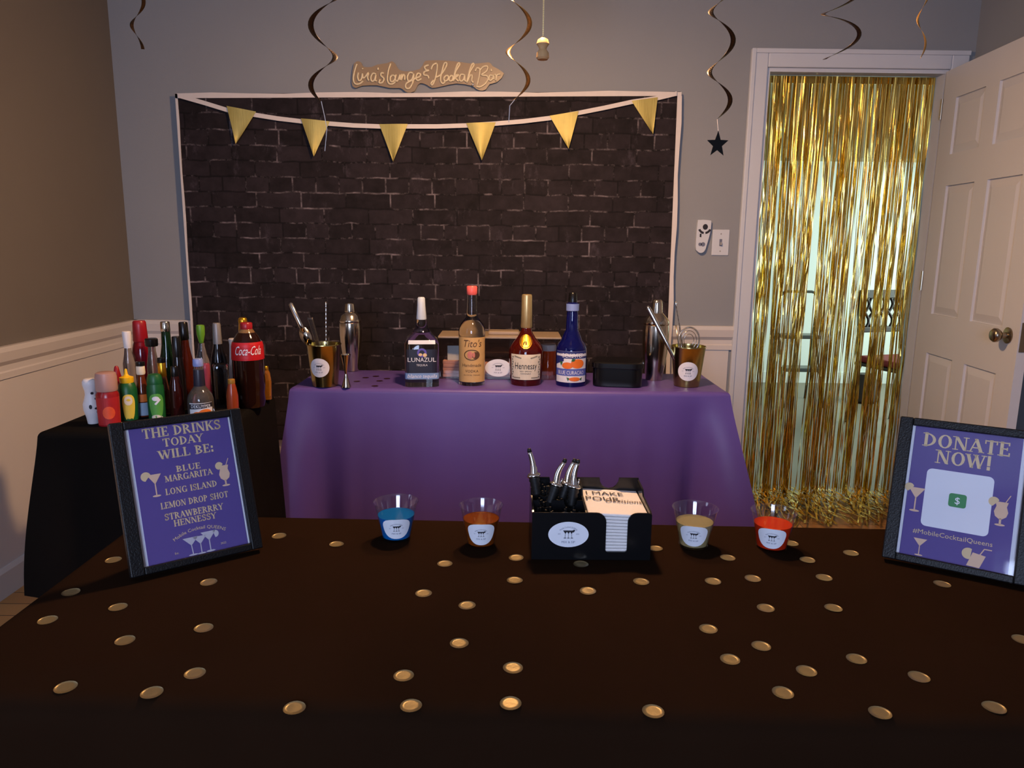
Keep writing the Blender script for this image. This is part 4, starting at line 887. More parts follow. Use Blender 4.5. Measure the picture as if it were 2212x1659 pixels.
# ------------------------------------------------------------------ bottles on the corner table
def G(name, rgb, tr=.75, rough=.06): return mat(name, rgb, rough, trans=tr, noise=.02)
g_green, g_dark, g_brown, g_smoke = G('dark_green_glass', (22, 52, 26), .5), G('near_black_glass', (26, 22, 24), .35), G('red_brown_glass', (96, 36, 20), .6), G('smoky_clear_glass', (196, 186, 180), .9, .04)
p_white, p_green, p_lime = mat('white_ceramic', (214, 212, 214), .4, noise=.04), mat('green_squeeze_plastic', (16, 84, 42), .4, noise=.06), mat('lime_plastic', (96, 146, 40), .4, noise=.06)
BOT = [
 ('decanter', 'white hourglass bottle with black markings at the left end of the corner table', 197, 917, [('ceramic_body', p_white, [(917, 10), (914, 11), (900, 13), (885, 17), (872, 17.5), (862, 14), (852, 11.5), (844, 12), (832, 15), (824, 15), (819, 12), (818, 9)])]),
 ('mixer_bottle', 'squat red mixer bottle with frosted pink cap beside the white hourglass bottle', 227, 922, [('bottle_body', G('red_mixer_plastic', (160, 28, 34), .25, .25), [(922, 20), (918, 21.5), (870, 22.5), (852, 23), (846, 20), (843, 19)]), ('cap', G('frosted_pink_cap', (226, 178, 168), .5, .4), [(844, 20.5), (841, 21.5), (815, 21.5), (806, 19.5), (804, 16)])]),
 ('juice_bottle', 'green squeeze bottle with pointed yellow cap and yellow label', 272, 909, [('bottle_body', p_green, [(909, 17), (905, 19), (860, 20.5), (842, 19), (830, 16), (826, 13)]), ('cap', mat('yellow_cap', (234, 186, 26), .4, noise=.04), [(827, 13.2), (824, 14), (815, 14), (812, 6), (808, 3.5), (799, 2.6), (797, 1.6)])]),
 ('juice_bottle', 'green squeeze bottle with green cap and lime label', 333, 906, [('bottle_body', p_green, [(906, 15.5), (902, 17), (850, 17.5), (836, 17), (828, 15)]), ('cap', p_green, [(829, 15.6), (826, 16), (815, 14.6), (809, 12), (808, 9)])]),
 ('sauce_bottle', 'small brown sauce bottle with cream cap between the two green squeeze bottles', 306, 901, [('bottle_body', G('brown_sauce', (112, 48, 24), .3), [(901, 12), (898, 13.5), (845, 13.5), (830, 10), (818, 7.5), (808, 7)]), ('cap', M_cream, [(809, 8), (806, 9), (792, 8.6), (790, 8)]), ('cap_top', M_blk, [(790.5, 9), (788, 9.4), (782, 9), (781, 7)])]),
 ('liquor_bottle', 'tall bright red bottle with red cap behind the yellow-capped squeeze bottle', 306, 872, [('bottle_body', G('red_bottle_glass', (128, 14, 30), .3), [(872, 18), (868, 19.5), (765, 19), (752, 17), (742, 14.5), (737, 13)]), ('cap', M_red, [(738, 14), (735, 15), (705, 13.4), (696, 13), (693, 11)])]),
 ('liquor_bottle', 'slim frosted bottle with white neck left of the tall red bottle', 281, 878, [('bottle_body', g_smoke, [(878, 11), (875, 12), (785, 12), (765, 8), (750, 6.4)]), ('neck_sleeve', p_white, [(752, 7), (749, 7.5), (718, 9), (716, 8)])]),
 ('wine_bottle', 'dark green wine bottle with silver capsule behind the lime label bottle', 362, 880, [('bottle_body', g_green, [(880, 17), (876, 18.5), (795, 18.5), (778, 16), (762, 12.5), (745, 10), (715, 8.8)]), ('capsule', M_steel, [(716, 9.2), (714, 9.6), (697, 9.2), (695, 8)])]),
 ('liquor_bottle', 'clear bottle with flat black cap between the tall red and the wine bottle', 333, 886, [('bottle_body', g_smoke, [(886, 11.5), (884, 12.5), (790, 12.5), (770, 9), (758, 7.5), (747, 7.5)]), ('cap', M_blk, [(748, 12), (745, 13), (733, 13), (731, 11)])]),
 ('liquor_bottle', 'amber brown bottle with tall black cap in front of the backdrop edge', 401, 872, [('bottle_body', g_brown, [(872, 15), (869, 16.5), (785, 16), (765, 12), (750, 9.5), (733, 8.6)]), ('cap', M_blk, [(734, 9.2), (731, 9.8), (698, 9), (696, 7.6)])]),
 ('liquor_bottle', 'shorter black bottle right of the dark green wine bottle', 386, 884, [('bottle_body', g_dark, [(884, 12.5), (882, 13.5), (805, 13.2), (785, 10.5), (770, 9)]), ('cap', M_blk, [(771, 9.4), (768, 9.8), (729, 9), (727, 8)])]),
 ('liquor_bottle', 'clear bottle with lime green stopper behind the orange label bottle', 438, 867, [('bottle_body', g_smoke, [(867, 13), (865, 15), (785, 15), (765, 10), (750, 6.5), (741, 6)]), ('stopper', p_lime, [(741, 4), (736, 5.4), (722, 8.4), (708, 8.8), (703, 8), (702, 5)])]),
 ('wine_bottle', 'black green bottle with grey neck between the lime stopper and the soda bottle', 472, 873, [('bottle_body', g_dark, [(873, 16), (871, 17.5), (790, 17.5), (772, 15), (755, 10.5), (742, 8.6)]), ('neck_foil', mat('grey_neck_foil', (132, 128, 128), .4, .3, noise=.08), [(743, 9), (740, 9.2), (701, 8), (698, 7)])]),
 ('decanter', 'pale grey slim bottle just left of the soda bottle', 506, 871, [('ceramic_body', mat('pale_grey_glaze', (172, 164, 162), .45, noise=.05), [(871, 10), (869, 11), (800, 10), (775, 8), (745, 6.4), (733, 8), (731, 6)])]),
 ('soda_bottle', 'large brown cola bottle with red cap and red label', 533, 882, [('bottle_body', G('cola_plastic', (40, 18, 12), .3, .08), [(882, 24), (878, 29), (866, 32), (848, 30.5), (832, 33), (770, 33), (745, 32), (738, 30), (728, 25), (718, 18)]), ('bottle_neck', G('clear_amber_plastic', (206, 160, 110), .7, .1), [(719, 17.6), (713, 14), (708, 10), (705, 9)]), ('cap', M_red, [(712, 12), (709, 12.6), (699, 12.4), (697, 11)])]),
 ('champagne_bottle', 'gold topped bottle peeking out above the soda bottle cap', 529, 859, [('bottle_body', g_dark, [(859, 13), (857, 14.5), (790, 14.5), (765, 12.5), (740, 10.5), (725, 9.5)]), ('foil_top', M_medal, [(726, 10), (722, 10.4), (700, 8.6), (694, 9.4), (688, 8.4), (686, 6)])]),
 ('liqueur_bottle', 'clear liqueur bottle with orange fruit label and dark neck band', 425, 903, [('glass_body', g_smoke, [(903, 25), (899, 27), (862, 27), (852, 24.5), (843, 18), (835, 12), (830, 10.5), (790, 9.8)]), ('neck_band', M_dk, [(833, 11.8), (832, 11.9), (799, 10.6), (798, 10.4)]), ('cap', mat('steel_blue_cap', (128, 146, 204), .35, noise=.05), [(791, 10.2), (789, 10.8), (777, 10.4), (775, 9)])]),
 ('liqueur_bottle', 'slim pink bottle behind the orange label bottle', 446, 879, [('bottle_body', G('pink_glass', (204, 92, 124), .5, .15), [(879, 9.5), (877, 10.5), (845, 11), (830, 9.4), (800, 8.6), (788, 8.8), (785, 7)])]),
 ('glass_carafe', 'tall clear square glass carafe right of the orange label bottle', 477, 896, [('glass_body', M_glass, [(896, 14, 6), (894, 15, 6), (800, 15, 6), (790, 16, 5), (786, 14, 4)])]),
 ('juice_bottle', 'small orange red bottle in front of the soda bottle', 500, 897, [('bottle_body', G('orange_juice_plastic', (160, 66, 30), .3, .2), [(897, 11), (895, 12.2), (855, 12.2), (840, 9.8), (828, 7)]), ('cap', mat('dull_gold_cap', (170, 124, 48), .4, .4, noise=.05), [(829, 7.2), (827, 7.6), (820, 7.2), (819, 6)])]),
 ('liqueur_bottle', 'flat amber bottle at the right end of the corner table', 574, 864, [('bottle_body', G('amber_flask_glass', (190, 124, 40), .6), [(864, 8.5, 3), (862, 10, 3), (825, 11, 3), (806, 9, 3), (799, 6)]), ('cap', M_medal, [(800, 6.2), (798, 6.4), (792, 6), (791, 5)])]),
 ('liqueur_bottle', 'dark red brown flask left of the orange label bottle', 378, 900, [('bottle_body', G('dark_red_flask', (58, 18, 16), .4), [(900, 13.5), (898, 14.5), (845, 14), (828, 11), (812, 7)]), ('cap', M_blk, [(813, 7.4), (811, 7.8), (793, 7.2), (791, 6)])]),
 ('liqueur_bottle', 'brown bottle with gold foil neck behind the lime label bottle', 352, 896, [('bottle_body', G('tea_brown_glass', (120, 78, 56), .7), [(896, 11.5), (894, 12.6), (845, 12.4), (825, 9.6), (812, 7.8)]), ('neck_foil', M_medal, [(813, 8.2), (811, 8.6), (784, 8), (783, 7.6)]), ('cap', M_blk, [(783.5, 8.4), (781, 8.8), (774, 8.6), (773, 7)])]),
 ('sauce_bottle', 'small dark red bottle with red cap behind the yellow-capped squeeze bottle', 254, 893, [('bottle_body', G('dark_red_sauce', (100, 16, 24), .3), [(893, 11.5), (891, 12.6), (838, 12.4), (822, 9)]), ('cap', M_red, [(823, 9.4), (821, 9.8), (805, 6.5), (793, 4), (791, 2.6)])]),
]
BP = {}
for nm, lab, px, py, parts in BOT: BP[lab] = make_bottle(nm, lab, px, py, parts, seg=24)
def get(s): return [v_ for k_, v_ in BP.items() if s in k_][0]
t, P, Z, k = get('white hourglass'); b = P['ceramic_body']
d = Draw(); [d.ell(x * k, (Z(y) - Z(870)), rx * k, ry * k, 10) for x, y, rx, ry in ((9, 860, 3.5, 2.5), (11, 869, 3, 2), (8, 880, 4, 2.4), (10, 888, 3, 2), (-3, 876, 3, 5), (2, 848, 3, 3))]; d.build('black_markings', M_ink, onsurf(b, Z(870), .0008), t)
t, P, Z, k = get('squat red'); b = P['bottle_body']; l_ = link('label', patch(b, Z(914), Z(856), 28 * k, .0008), mat('red_label_paper', (168, 32, 36), .5, noise=.12, nscale=60), t)
d = Draw(); d.ell(0, 0, 12 * k, 14 * k, 14); d.build('fruit_emblem', mat('orange_red_ink', (224, 84, 46), .5, noise=.2, nscale=60), onsurf(b, Z(888), .0014), l_)
t, P, Z, k = get('pointed yellow'); b = P['bottle_body']; l_ = link('label', patch(b, Z(907), Z(846), 12 * k, .0009, 'egg'), mat('yellow_label_paper', (222, 196, 70), .5, noise=.08, nscale=40), t)
d = Draw(); d.ell(0, 14 * k, 8 * k, 10 * k, 14); d.build('lemon_emblem', M_cream, onsurf(b, Z(876), .0014), l_)
t, P, Z, k = get('lime label'); t, P, Z, k = BP['green squeeze bottle with green cap and lime label']; b = P['bottle_body']; l_ = link('label', patch(b, Z(904), Z(845), 14 * k, .0009, 'egg'), mat('lime_label_paper', (86, 158, 66), .5, noise=.15, nscale=40), t)
d = Draw(); d.ell(-1 * k, 18 * k, 7 * k, 5 * k, 12); d.stroke([(-2 * k, 6 * k), (7 * k, 16 * k)], 4 * k); d.build('white_splash', M_stick, onsurf(b, Z(876), .0014), l_)
d = Draw(); d.ell(-2 * k, -22 * k, 9 * k, 5 * k, 12); d.ell(6 * k, -24 * k, 5 * k, 4 * k, 10); d.build('pale_fruit', M_cream, onsurf(b, Z(876), .0014), l_)
t, P, Z, k = get('small brown sauce'); b = P['bottle_body']; link('label', patch(b, Z(899), Z(868), 11 * k, .0008), mat('grey_blue_label', (150, 170, 190), .5, noise=.1, nscale=50), t); link('upper_label', patch(b, Z(866), Z(850), 10 * k, .0008), M_orange, t)
t, P, Z, k = get('large brown cola'); b = P['bottle_body']; l_ = link('label', patch(b, Z(775), Z(737), 50 * k, .0009, nx=30), mat('cola_red_label', (178, 20, 28), .4, noise=.06, nscale=40), t)
d = Draw(); d.text('Coca-Cola', 19 * k, 0, -7 * k, 56 * k, .25); d.build('lettering', M_stick, onsurf(b, Z(756), .0016), l_)
t, P, Z, k = get('orange fruit label'); b = P['glass_body']; l_ = link('label', patch(b, Z(898), Z(866), 25 * k, .0008), mat('white_fruit_label', (216, 216, 220), .5, noise=.05, nscale=40), t)
d = Draw(); d.poly([(-25 * k, 3 * k), (25 * k, 6 * k), (25 * k, 16 * k), (-25 * k, 14 * k)]); d.build('dark_band', M_ink, onsurf(b, Z(882), .0012), l_)
d = Draw(); d.text('DEKUYPER', 7 * k, 0, 6 * k, 40 * k); d.build('lettering', M_stick, onsurf(b, Z(882), .0018), l_)
for q_ in ((8, -5, 13, 8), (-8, -8, 9, 6)): Draw().ell(*[v_ * k for v_ in q_]).build('orange_fruit', M_orange, onsurf(b, Z(882), .0014), l_)

# ------------------------------------------------------------------ sign holders
def sign_holder(name, label, loc, yaw, lean):
    return thing(name, label, 'sign holder', (loc[0], loc[1], TZ + .0062), (-lean, 0, yaw))
FW, FH = .202, .241
def frame_parts(t):
    fr = MB(); bw = .022
    prof = [(0, 0, .010), (.004, -.006, .006), (.014, -.006, .006), (.022, -.0005, .0005)]
    def side(x0, x1, z0, z1): fr.box(x0, x1, -.007, .010, z0, z1)
    side(0, bw - .002, 0, FH); side(FW - bw + .004, FW, 0, FH); side(bw - .002, FW - bw + .004, 0, .012); side(bw - .002, FW - bw + .004, FH - .013, FH)
    fr.build('frame', M_framem, t, bevel=.0018, seg=2)
    MB().box(.004, FW - .004, .0062, .009, .004, FH - .004).build('back_board', M_framem, t)
    e = MB(); e.add([(.07, .0095, .17), (.13, .0095, .17), (.14, .0695, .0265), (.06, .0695, .0265), (.07, .0120, .17), (.13, .0120, .17), (.14, .072, .027), (.06, .072, .027)], [(0, 1, 2, 3), (4, 5, 6, 7), (0, 1, 5, 4), (1, 2, 6, 5), (2, 3, 7, 6), (3, 0, 4, 7)])
    e.build('easel_back', M_framem, t)
    MB().box(.0195, FW - .0175, -.0012, .0002, .0115, FH - .0125).build('glass_pane', M_glassp, t)
mm = .001
# menu
a = atz(283, 1258, TZ); mn = sign_holder('drinks_menu_sign', 'black framed purple drinks menu leaning back at the left of the front table', (a.x, a.y), math.radians(37.1), math.radians(20))
frame_parts(mn)
MB().box(.0203, FW - .0183, .0022, .0040, .0115, FH - .0125).build('white_sheet', M_paper, mn)
pr = MB().box(.0275, .1805, .0012, .0022, .0115, FH - .0125).build('purple_print', M_print, mn)
d = Draw()
for body, h_, zb, x0, x1 in (('THE DRINKS', 15.5, 210.5, 46, 168), ('TODAY', 13, 193.5, 74, 137), ('WILL BE:', 14, 174, 65, 151)): d.serif(body, h_ * mm, (x0 + x1) / 2 * mm, zb * mm, (x1 - x0) * mm)
for body, h_, zb, x0, x1 in (('BLUE', 9.5, 150, 88, 126), ('MARGARITA', 10, 136.5, 69, 143), ('LONG ISLAND', 9.8, 116, 67, 147), ('LEMON DROP SHOT', 9.8, 95, 57, 162), ('STRAWBERRRY', 10, 76.5, 60, 151), ('HENNESSY', 9.8, 64.3, 72, 138)): d.serif(body, h_ * mm, (x0 + x1) / 2 * mm, zb * mm, (x1 - x0) * mm)
d.text('Mobile Cocktail QUEENS', 5.2 * mm, 108.5 * mm, 52 * mm, 82 * mm, bend=.075)
d.text('Est.', 3.2 * mm, 70 * mm, 20.5 * mm); d.text('2022', 3.2 * mm, 142 * mm, 20.5 * mm)
d.build('lettering', M_tan, flat(.0006), pr)
d = Draw(); d.martini(54 * mm, 116 * mm, 36 * mm, 21 * mm); d.hurricane(161 * mm, 113 * mm, 46 * mm, 19 * mm); d.build('glass_drawings', M_pink, flat(.0006), pr)
d = Draw(); d.slice(42 * mm, 150 * mm, 7.5 * mm, 20, 260); d.slice(154.5 * mm, 148.5 * mm, 6.5 * mm, 20, 260); d.build('lemon_slices', M_tan, flat(.0005), pr)
d = Draw(); d.martini(93 * mm, 13 * mm, 29 * mm, 24 * mm, 1 * mm); d.martini(107 * mm, 12.5 * mm, 29 * mm, 22 * mm); d.martini(121 * mm, 13 * mm, 33 * mm, 24 * mm, 0); d.slice(131 * mm, 40 * mm, 6 * mm, -90, 120); d.build('logo', M_silver, flat(.0006), pr)
# donation sign (its code panel stays plain)
a = atz(1904, 1210, TZ); dn = sign_holder('donation_sign', 'black framed purple donation sign leaning back at the right of the front table', (a.x, a.y), math.radians(-32), math.radians(20))
frame_parts(dn)
MB().box(.0203, FW - .0183, .0022, .0040, .0115, FH - .0125).build('white_sheet', M_paper, dn)
pr = MB().box(.0245, .1765, .0012, .0022, .0115, FH - .0125).build('purple_print', M_print, dn)
d = Draw(); d.serif('DONATE', 22 * mm, 100 * mm, 196.5 * mm, 124 * mm); d.serif('NOW!', 22 * mm, 99 * mm, 170.5 * mm, 80 * mm); d.text('#MobileCocktailQueens', 7.5 * mm, 96 * mm, 50 * mm, 112 * mm); d.build('lettering', M_tan, flat(.0006), pr)
def rrect(cx, cz, a, b, r, n=6): return arc(cx + a - r, cz + b - r, r, r, 0, 90, n) + arc(cx - a + r, cz + b - r, r, r, 90, 180, n) + arc(cx - a + r, cz - b + r, r, r, 180, 270, n) + arc(cx + a - r, cz - b + r, r, r, 270, 360, n)
d = Draw(); d.poly(rrect(97 * mm, 112 * mm, 47.5 * mm, 48 * mm, 8 * mm)); d.build('white_panel', M_stick, flat(.0007), pr)
d = Draw(); d.poly(rrect(97.5 * mm, 113.5 * mm, 12.5 * mm, 11 * mm, 4 * mm)); d.build('green_badge', M_green, flat(.0003), pr)
d = Draw(); d.text('$', 11 * mm, 97.5 * mm, 108 * mm); d.build('badge_mark', M_stick, flat(-.0001), pr)
d = Draw(); d.martini(38 * mm, 84.5 * mm, 40 * mm, 25 * mm); d.hurricane(158 * mm, 84.5 * mm, 50 * mm, 21 * mm); d.martini(52.5 * mm, 14 * mm, 28 * mm, 20 * mm); d.poly([(120 * mm, 14 * mm), (127 * mm, 36 * mm), (145 * mm, 33 * mm), (138 * mm, 13 * mm)]); d.stroke([(137 * mm, 34 * mm), (142 * mm, 44 * mm), (152 * mm, 44 * mm)], 1.6 * mm); d.build('glass_drawings', M_pink, flat(.0006), pr)
d = Draw(); d.slice(27 * mm, 124 * mm, 7 * mm, 20, 260); d.slice(147 * mm, 122 * mm, 7.5 * mm, 20, 260); d.slice(121 * mm, 33 * mm, 9 * mm, 60, 290); d.build('lemon_slices', M_tan, flat(.0005), pr)

# ------------------------------------------------------------------ bar caddy with napkins, straws and pourers
ca = atz(1148, 1209, TZ); cb = atz(1404, 1211, TZ); cyaw = math.atan2(cb.y - ca.y, cb.x - ca.x)
cd = thing('bar_caddy', 'black plastic bar caddy with oval sticker in the middle of the front table', 'bar caddy', (ca.x, ca.y, TZ + .0006), (0, 0, cyaw))
CW = (cb - ca).length; CDp = .135; fh = .082; w_ = .003; xm = CW * .445
def shoulder(cx, cz, r, a0, a1): return arc(cx, cz, r, r, a0, a1, 6)
n0, n1 = CW * .62, CW * .80
front = [(0, 0), (CW, 0), (CW, fh * .97)] + [(CW - .004, fh), ] + shoulder(n1 + .016, fh - .016, .016, 90, 180) + [(n1, .022)] + arc(n1 - .004, .018, .004, .004, 0, -90, 3) + arc(n0 + .004, .018, .004, .004, -90, -180, 3) + shoulder(n0 - .016, fh - .016, .016, 0, 90) + [(0, fh)]
MB().prism(front, 0, w_).build('front_panel', M_caddy, cd)
bh = .100
sc_pts = []
for i in range(2):
    c_ = CW * (.27 + .46 * i); sc_pts.append(c_)
back = [(0, 0), (CW, 0), (CW, bh)] + [(CW * .82, bh)] + arc(CW * .73, bh, CW * .09, .020, 0, -180, 8) + [(CW * .36, bh)] + arc(CW * .27, bh, CW * .09, .020, 0, -180, 8) + [(0, bh)]
MB().prism(back, CDp - w_, CDp).build('back_panel', M_caddy, cd)
def side_panel(x):
    pr_ = [(w_, 0), (CDp - w_, 0), (CDp - w_, bh - .002), (CDp * .62, bh - .004), (CDp * .55, fh + .004), (.010, fh + .001), (w_, fh - .001)]
    m_ = MB(); n = len(pr_); vs = [(x, y, z) for y, z in pr_] + [(x + w_, y, z) for y, z in pr_]
    m_.add(vs, [tuple(range(n)), tuple(range(2 * n - 1, n - 1, -1))] + [((i + 1) % n, i, n + i, n + (i + 1) % n) for i in range(n)]); return m_
side_panel(0).build('side_panel', M_caddy, cd); side_panel(CW - w_).build('side_panel', M_caddy, cd)
side_panel(xm).build('divider', M_caddy, cd)
MB().box(w_, CW - w_, w_, CDp - w_, 0, w_).build('base', M_caddy, cd)
for yy, hh in ((CDp * .36, fh + .004), (CDp * .66, fh + .010)):
    q = [(w_, w_), (xm, w_), (xm, hh)] + arc(xm * .76, hh, xm * .13, .014, 0, -180, 6) + arc(xm * .28, hh, xm * .13, .014, 0, -180, 6) + [(w_, hh)]
    MB().prism(q, yy, yy + w_).build('divider', M_caddy, cd)
p_ = Vector((1219, 1155)); sx, sz = .0605, .0445
d = Draw(); d.ell(sx, sz, .0335, .0222, 36); st_ = d.build('sticker', M_stick, flat(-.0005), cd)
Mst = lambda x, z: (sx + x, -.0009, sz + z)
logo(Draw(), .030).build('logo', M_ink, Mst, st_); logo_text(Draw(), .030).build('lettering', M_greyink, Mst, st_)
Mc = cd.matrix_basis.copy() if False else Matrix.Translation(cd.location) @ Matrix.Rotation(cyaw, 4, 'Z')
# napkins
nk = thing('napkin_stack', 'stack of printed paper napkins in the right bay of the bar caddy', 'napkins', Mc @ Vector(((xm + CW) / 2 + .001, CDp * .5, w_)), (0, 0, cyaw))
na, nb = (CW - xm) / 2 - .0045, CDp / 2 - .0045; nh = .078; nn = 13
for q in range(nn):
    z0 = q * nh / nn * .92; j = random.uniform(-.0008, .0008); tilt = .10 * (q / nn)
    b_ = MB().box(-na, na, -nb, nb, .0004, nh / nn * .92 - .0004, Matrix.Translation((j, 0, z0 + .004)) @ Matrix.Rotation(.05 * q / nn, 4, 'Y')); b_.build('napkin', M_napkin, nk, bevel=.0012, seg=1)
ztop = nh * .92 + .0052
d = Draw(); d.text('I MAKE', .017, -.012, nb - .036, .066); d.text('POUR', .020, -.018, nb - .066, .060); d.build('lettering', M_ink, lambda x, z: (x, z, ztop - .05 * x), nk)
d = Draw(); d.text('Decisions', .017, .016, nb - .072, .062, .2); d.build('script_lettering', M_brown, lambda x, z: (x, z, ztop + .0003 - .05 * x), nk)
# straws
rs = random.Random(3)
for bay, (ya, yb, hh) in enumerate(((w_ + .004, CDp * .36 - .004, .080), (CDp * .36 + .007, CDp * .66 - .004, .084), (CDp * .66 + .007, CDp - .008, .092))):
    m_ = MB()
    for q in range(44):
        x = rs.uniform(.009, xm - .006); y = rs.uniform(ya + .002, yb - .002); m_.tube([(x, y, w_ + .0005), (x + rs.uniform(-.002, .002), y, hh - rs.uniform(0, .014))], .0017, 6)
    o = m_.build('black_straws', M_rubber); o.matrix_world = Mc
    tag(o, ('black stirring straws in the front bay of the bar caddy', 'black stirring straws in the middle bay of the bar caddy', 'black stirring straws in the rear bay of the bar caddy')[bay], 'straws', kind='stuff')
# pourers
def pourer(label, bx_, by_, tx, ty, y_, curve):
    c_ = aty(bx_, by_, y_); tp = aty(tx, ty, y_ + .004); ax_ = (tp - c_).normalized(); side_ = Vector((0, 1, 0)).cross(ax_).normalized()
    t = thing('pour_spout', label, 'pour spout', c_); Ln = (tp - c_).length
    rb = MB(); dn_ = -ax_ * .034; n = 9
    rb.tube([dn_ * (i / n) for i in range(n + 1)], [(.0105 if i % 2 == 0 else .0088) * (1 - .3 * i / n) for i in range(n + 1)], 14); rb.build('rubber_stopper', M_rubber, t, True)
    MB().tube([-ax_ * .001, ax_ * .002, ax_ * .005], [.0115, .0120, .0085], 16).build('collar', M_chrome, t, True)
    pts = [ax_ * (Ln * q) + side_ * (curve * math.sin(q * PI) * .01) for q in [i / 10 for i in range(11)]]
    MB().tube(pts, [.0066 - .0030 * i / 10 for i in range(11)], 12).build('spout', M_chrome, t, True)
    MB().tube([pts[-1], pts[-1] + ax_ * .006], [.0042, .003], 10).build('spout_tip', M_rubber, t, True)
    MB().tube([ax_ * .004 + side_ * .006, ax_ * (Ln * .35) + side_ * .0068], .0016, 6).build('air_tube', M_chrome, t, True)
yb_ = (Mc @ Vector((0, CDp * .5, 0))).y; yr_ = (Mc @ Vector((0, CDp * .83, 0))).y
pourer('chrome pour spout leaning at the left corner of the bar caddy', 1153, 1028, 1144, 976, yb_, .2)
pourer('chrome pour spout second from the left in the bar caddy', 1201, 1048, 1219, 998, yb_, -.4)
pourer('chrome pour spout third from the left in the bar caddy', 1224, 1046, 1240, 998, yb_ + .018, -.3)
pourer('chrome pour spout nearest the napkins in the bar caddy', 1240, 1052, 1248, 1000, yb_ - .006, -.3)

# ------------------------------------------------------------------ sample drinks
def drink(label, px, py, ytop, rb, rt, rgb, liq, tr):
    cpos, _ = bottle_at(px, py, TZ, [(py, rb)]); ax = (cpos - CP).dot(FWD); k = ax / F
    h = aty(px, ytop, cpos.y).z - TZ; R0, R1 = rb * k, rt * k
    t = thing('plastic_cup', label, 'cup', (cpos.x, cpos.y, TZ + .0006), (0, 0, math.atan2(-cpos.x, cpos.y))); w_ = .0008
    f = lambda q: R0 + (R1 - R0) * (q ** 1.15)
    out = [(h * q, f(q)) for q in (0, .1, .3, .5, .7, .82, .92)] + [(h * .975, R1 + .0006), (h, R1 + .0016), (h, R1 + .0002)]; P = Prof([(h * q, f(q)) for q in (0, .1, .3, .5, .7, .82, 1)])
    inn = [(z, r - w_) for z, r in out[:-3][::-1]]; inn[-1] = (.0025, R0 - w_)
    lathe('cup_shell', [(0, R0 - .003)] + out[:] + inn, M_cup, t, 40)
    zl = h * liq; li = [(.003, R0 - w_ - .0004)] + [(h * q, f(q) - w_ - .0004) for q in (.1, .3, .5, .7) if h * q < zl] + [(zl, f(liq) - w_ - .0004)]
    lathe('drink', li, mat('drink_' + str(rgb[0]) + '_' + str(rgb[2]), rgb, .05, trans=tr, ior=1.33, noise=.02), t, 40)
    s = link('sticker', patch(P, h * .10, h * .70, 29 * k, .0008, 'egg'), M_stick, t, True)
    M_ = onsurf(P, h * .40, .0013); logo(Draw(), 26 * k).build('logo', M_ink, M_, s); logo_text(Draw(), 26 * k).build('lettering', M_greyink, M_, s)
drink('clear cup of bright blue drink with oval sticker', 852, 1172, 1083, 31, 47, (10, 140, 240), .64, .5)
drink('clear cup of amber brown drink with oval sticker', 1038, 1186, 1091, 30, 46, (176, 88, 22), .66, .6)
drink('clear cup of pale yellow drink with oval sticker', 1505, 1189, 1097, 31, 47, (232, 222, 160), .64, .65)
drink('clear cup of orange red drink with oval sticker', 1677, 1194, 1104, 32, 46, (250, 62, 24), .66, .45)

# ------------------------------------------------------------------ gold dots
R_DOT = .0125
def dotmesh(bend, ph):
    vs = []; fs = []; n = 20
    for top_ in (1, 0):
        for rr in (1.0, .6, 0.0001):
            for j in range(n):
                a_ = 2 * PI * j / n; x, y = R_DOT * rr * math.cos(a_), R_DOT * rr * math.sin(a_); u = x * math.cos(ph) + y * math.sin(ph)
                vs.append((x, y, .0003 + bend * (R_DOT ** 2 - u * u) / R_DOT + (.0003 if top_ else 0)))
    for s_ in (0, 3 * n):
        for q in range(2):
            for j in range(n): fs.append((s_ + q * n + j, s_ + q * n + (j + 1) % n, s_ + (q + 1) * n + (j + 1) % n, s_ + (q + 1) * n + j))
    for j in range(n): fs.append((j, (j + 1) % n, 3 * n + (j + 1) % n, 3 * n + j))
    me = mesh('gold_dot', vs, fs); me.materials.append(M_gold); me.polygons.foreach_set('use_smooth', [True] * len(me.polygons)); return me
DM = [dotmesh(b_, p_) for b_, p_ in ((0, 0), (.015, 0), (.03, .8), (.012, 1.57), (.035, 2.3), (.008, .3))]
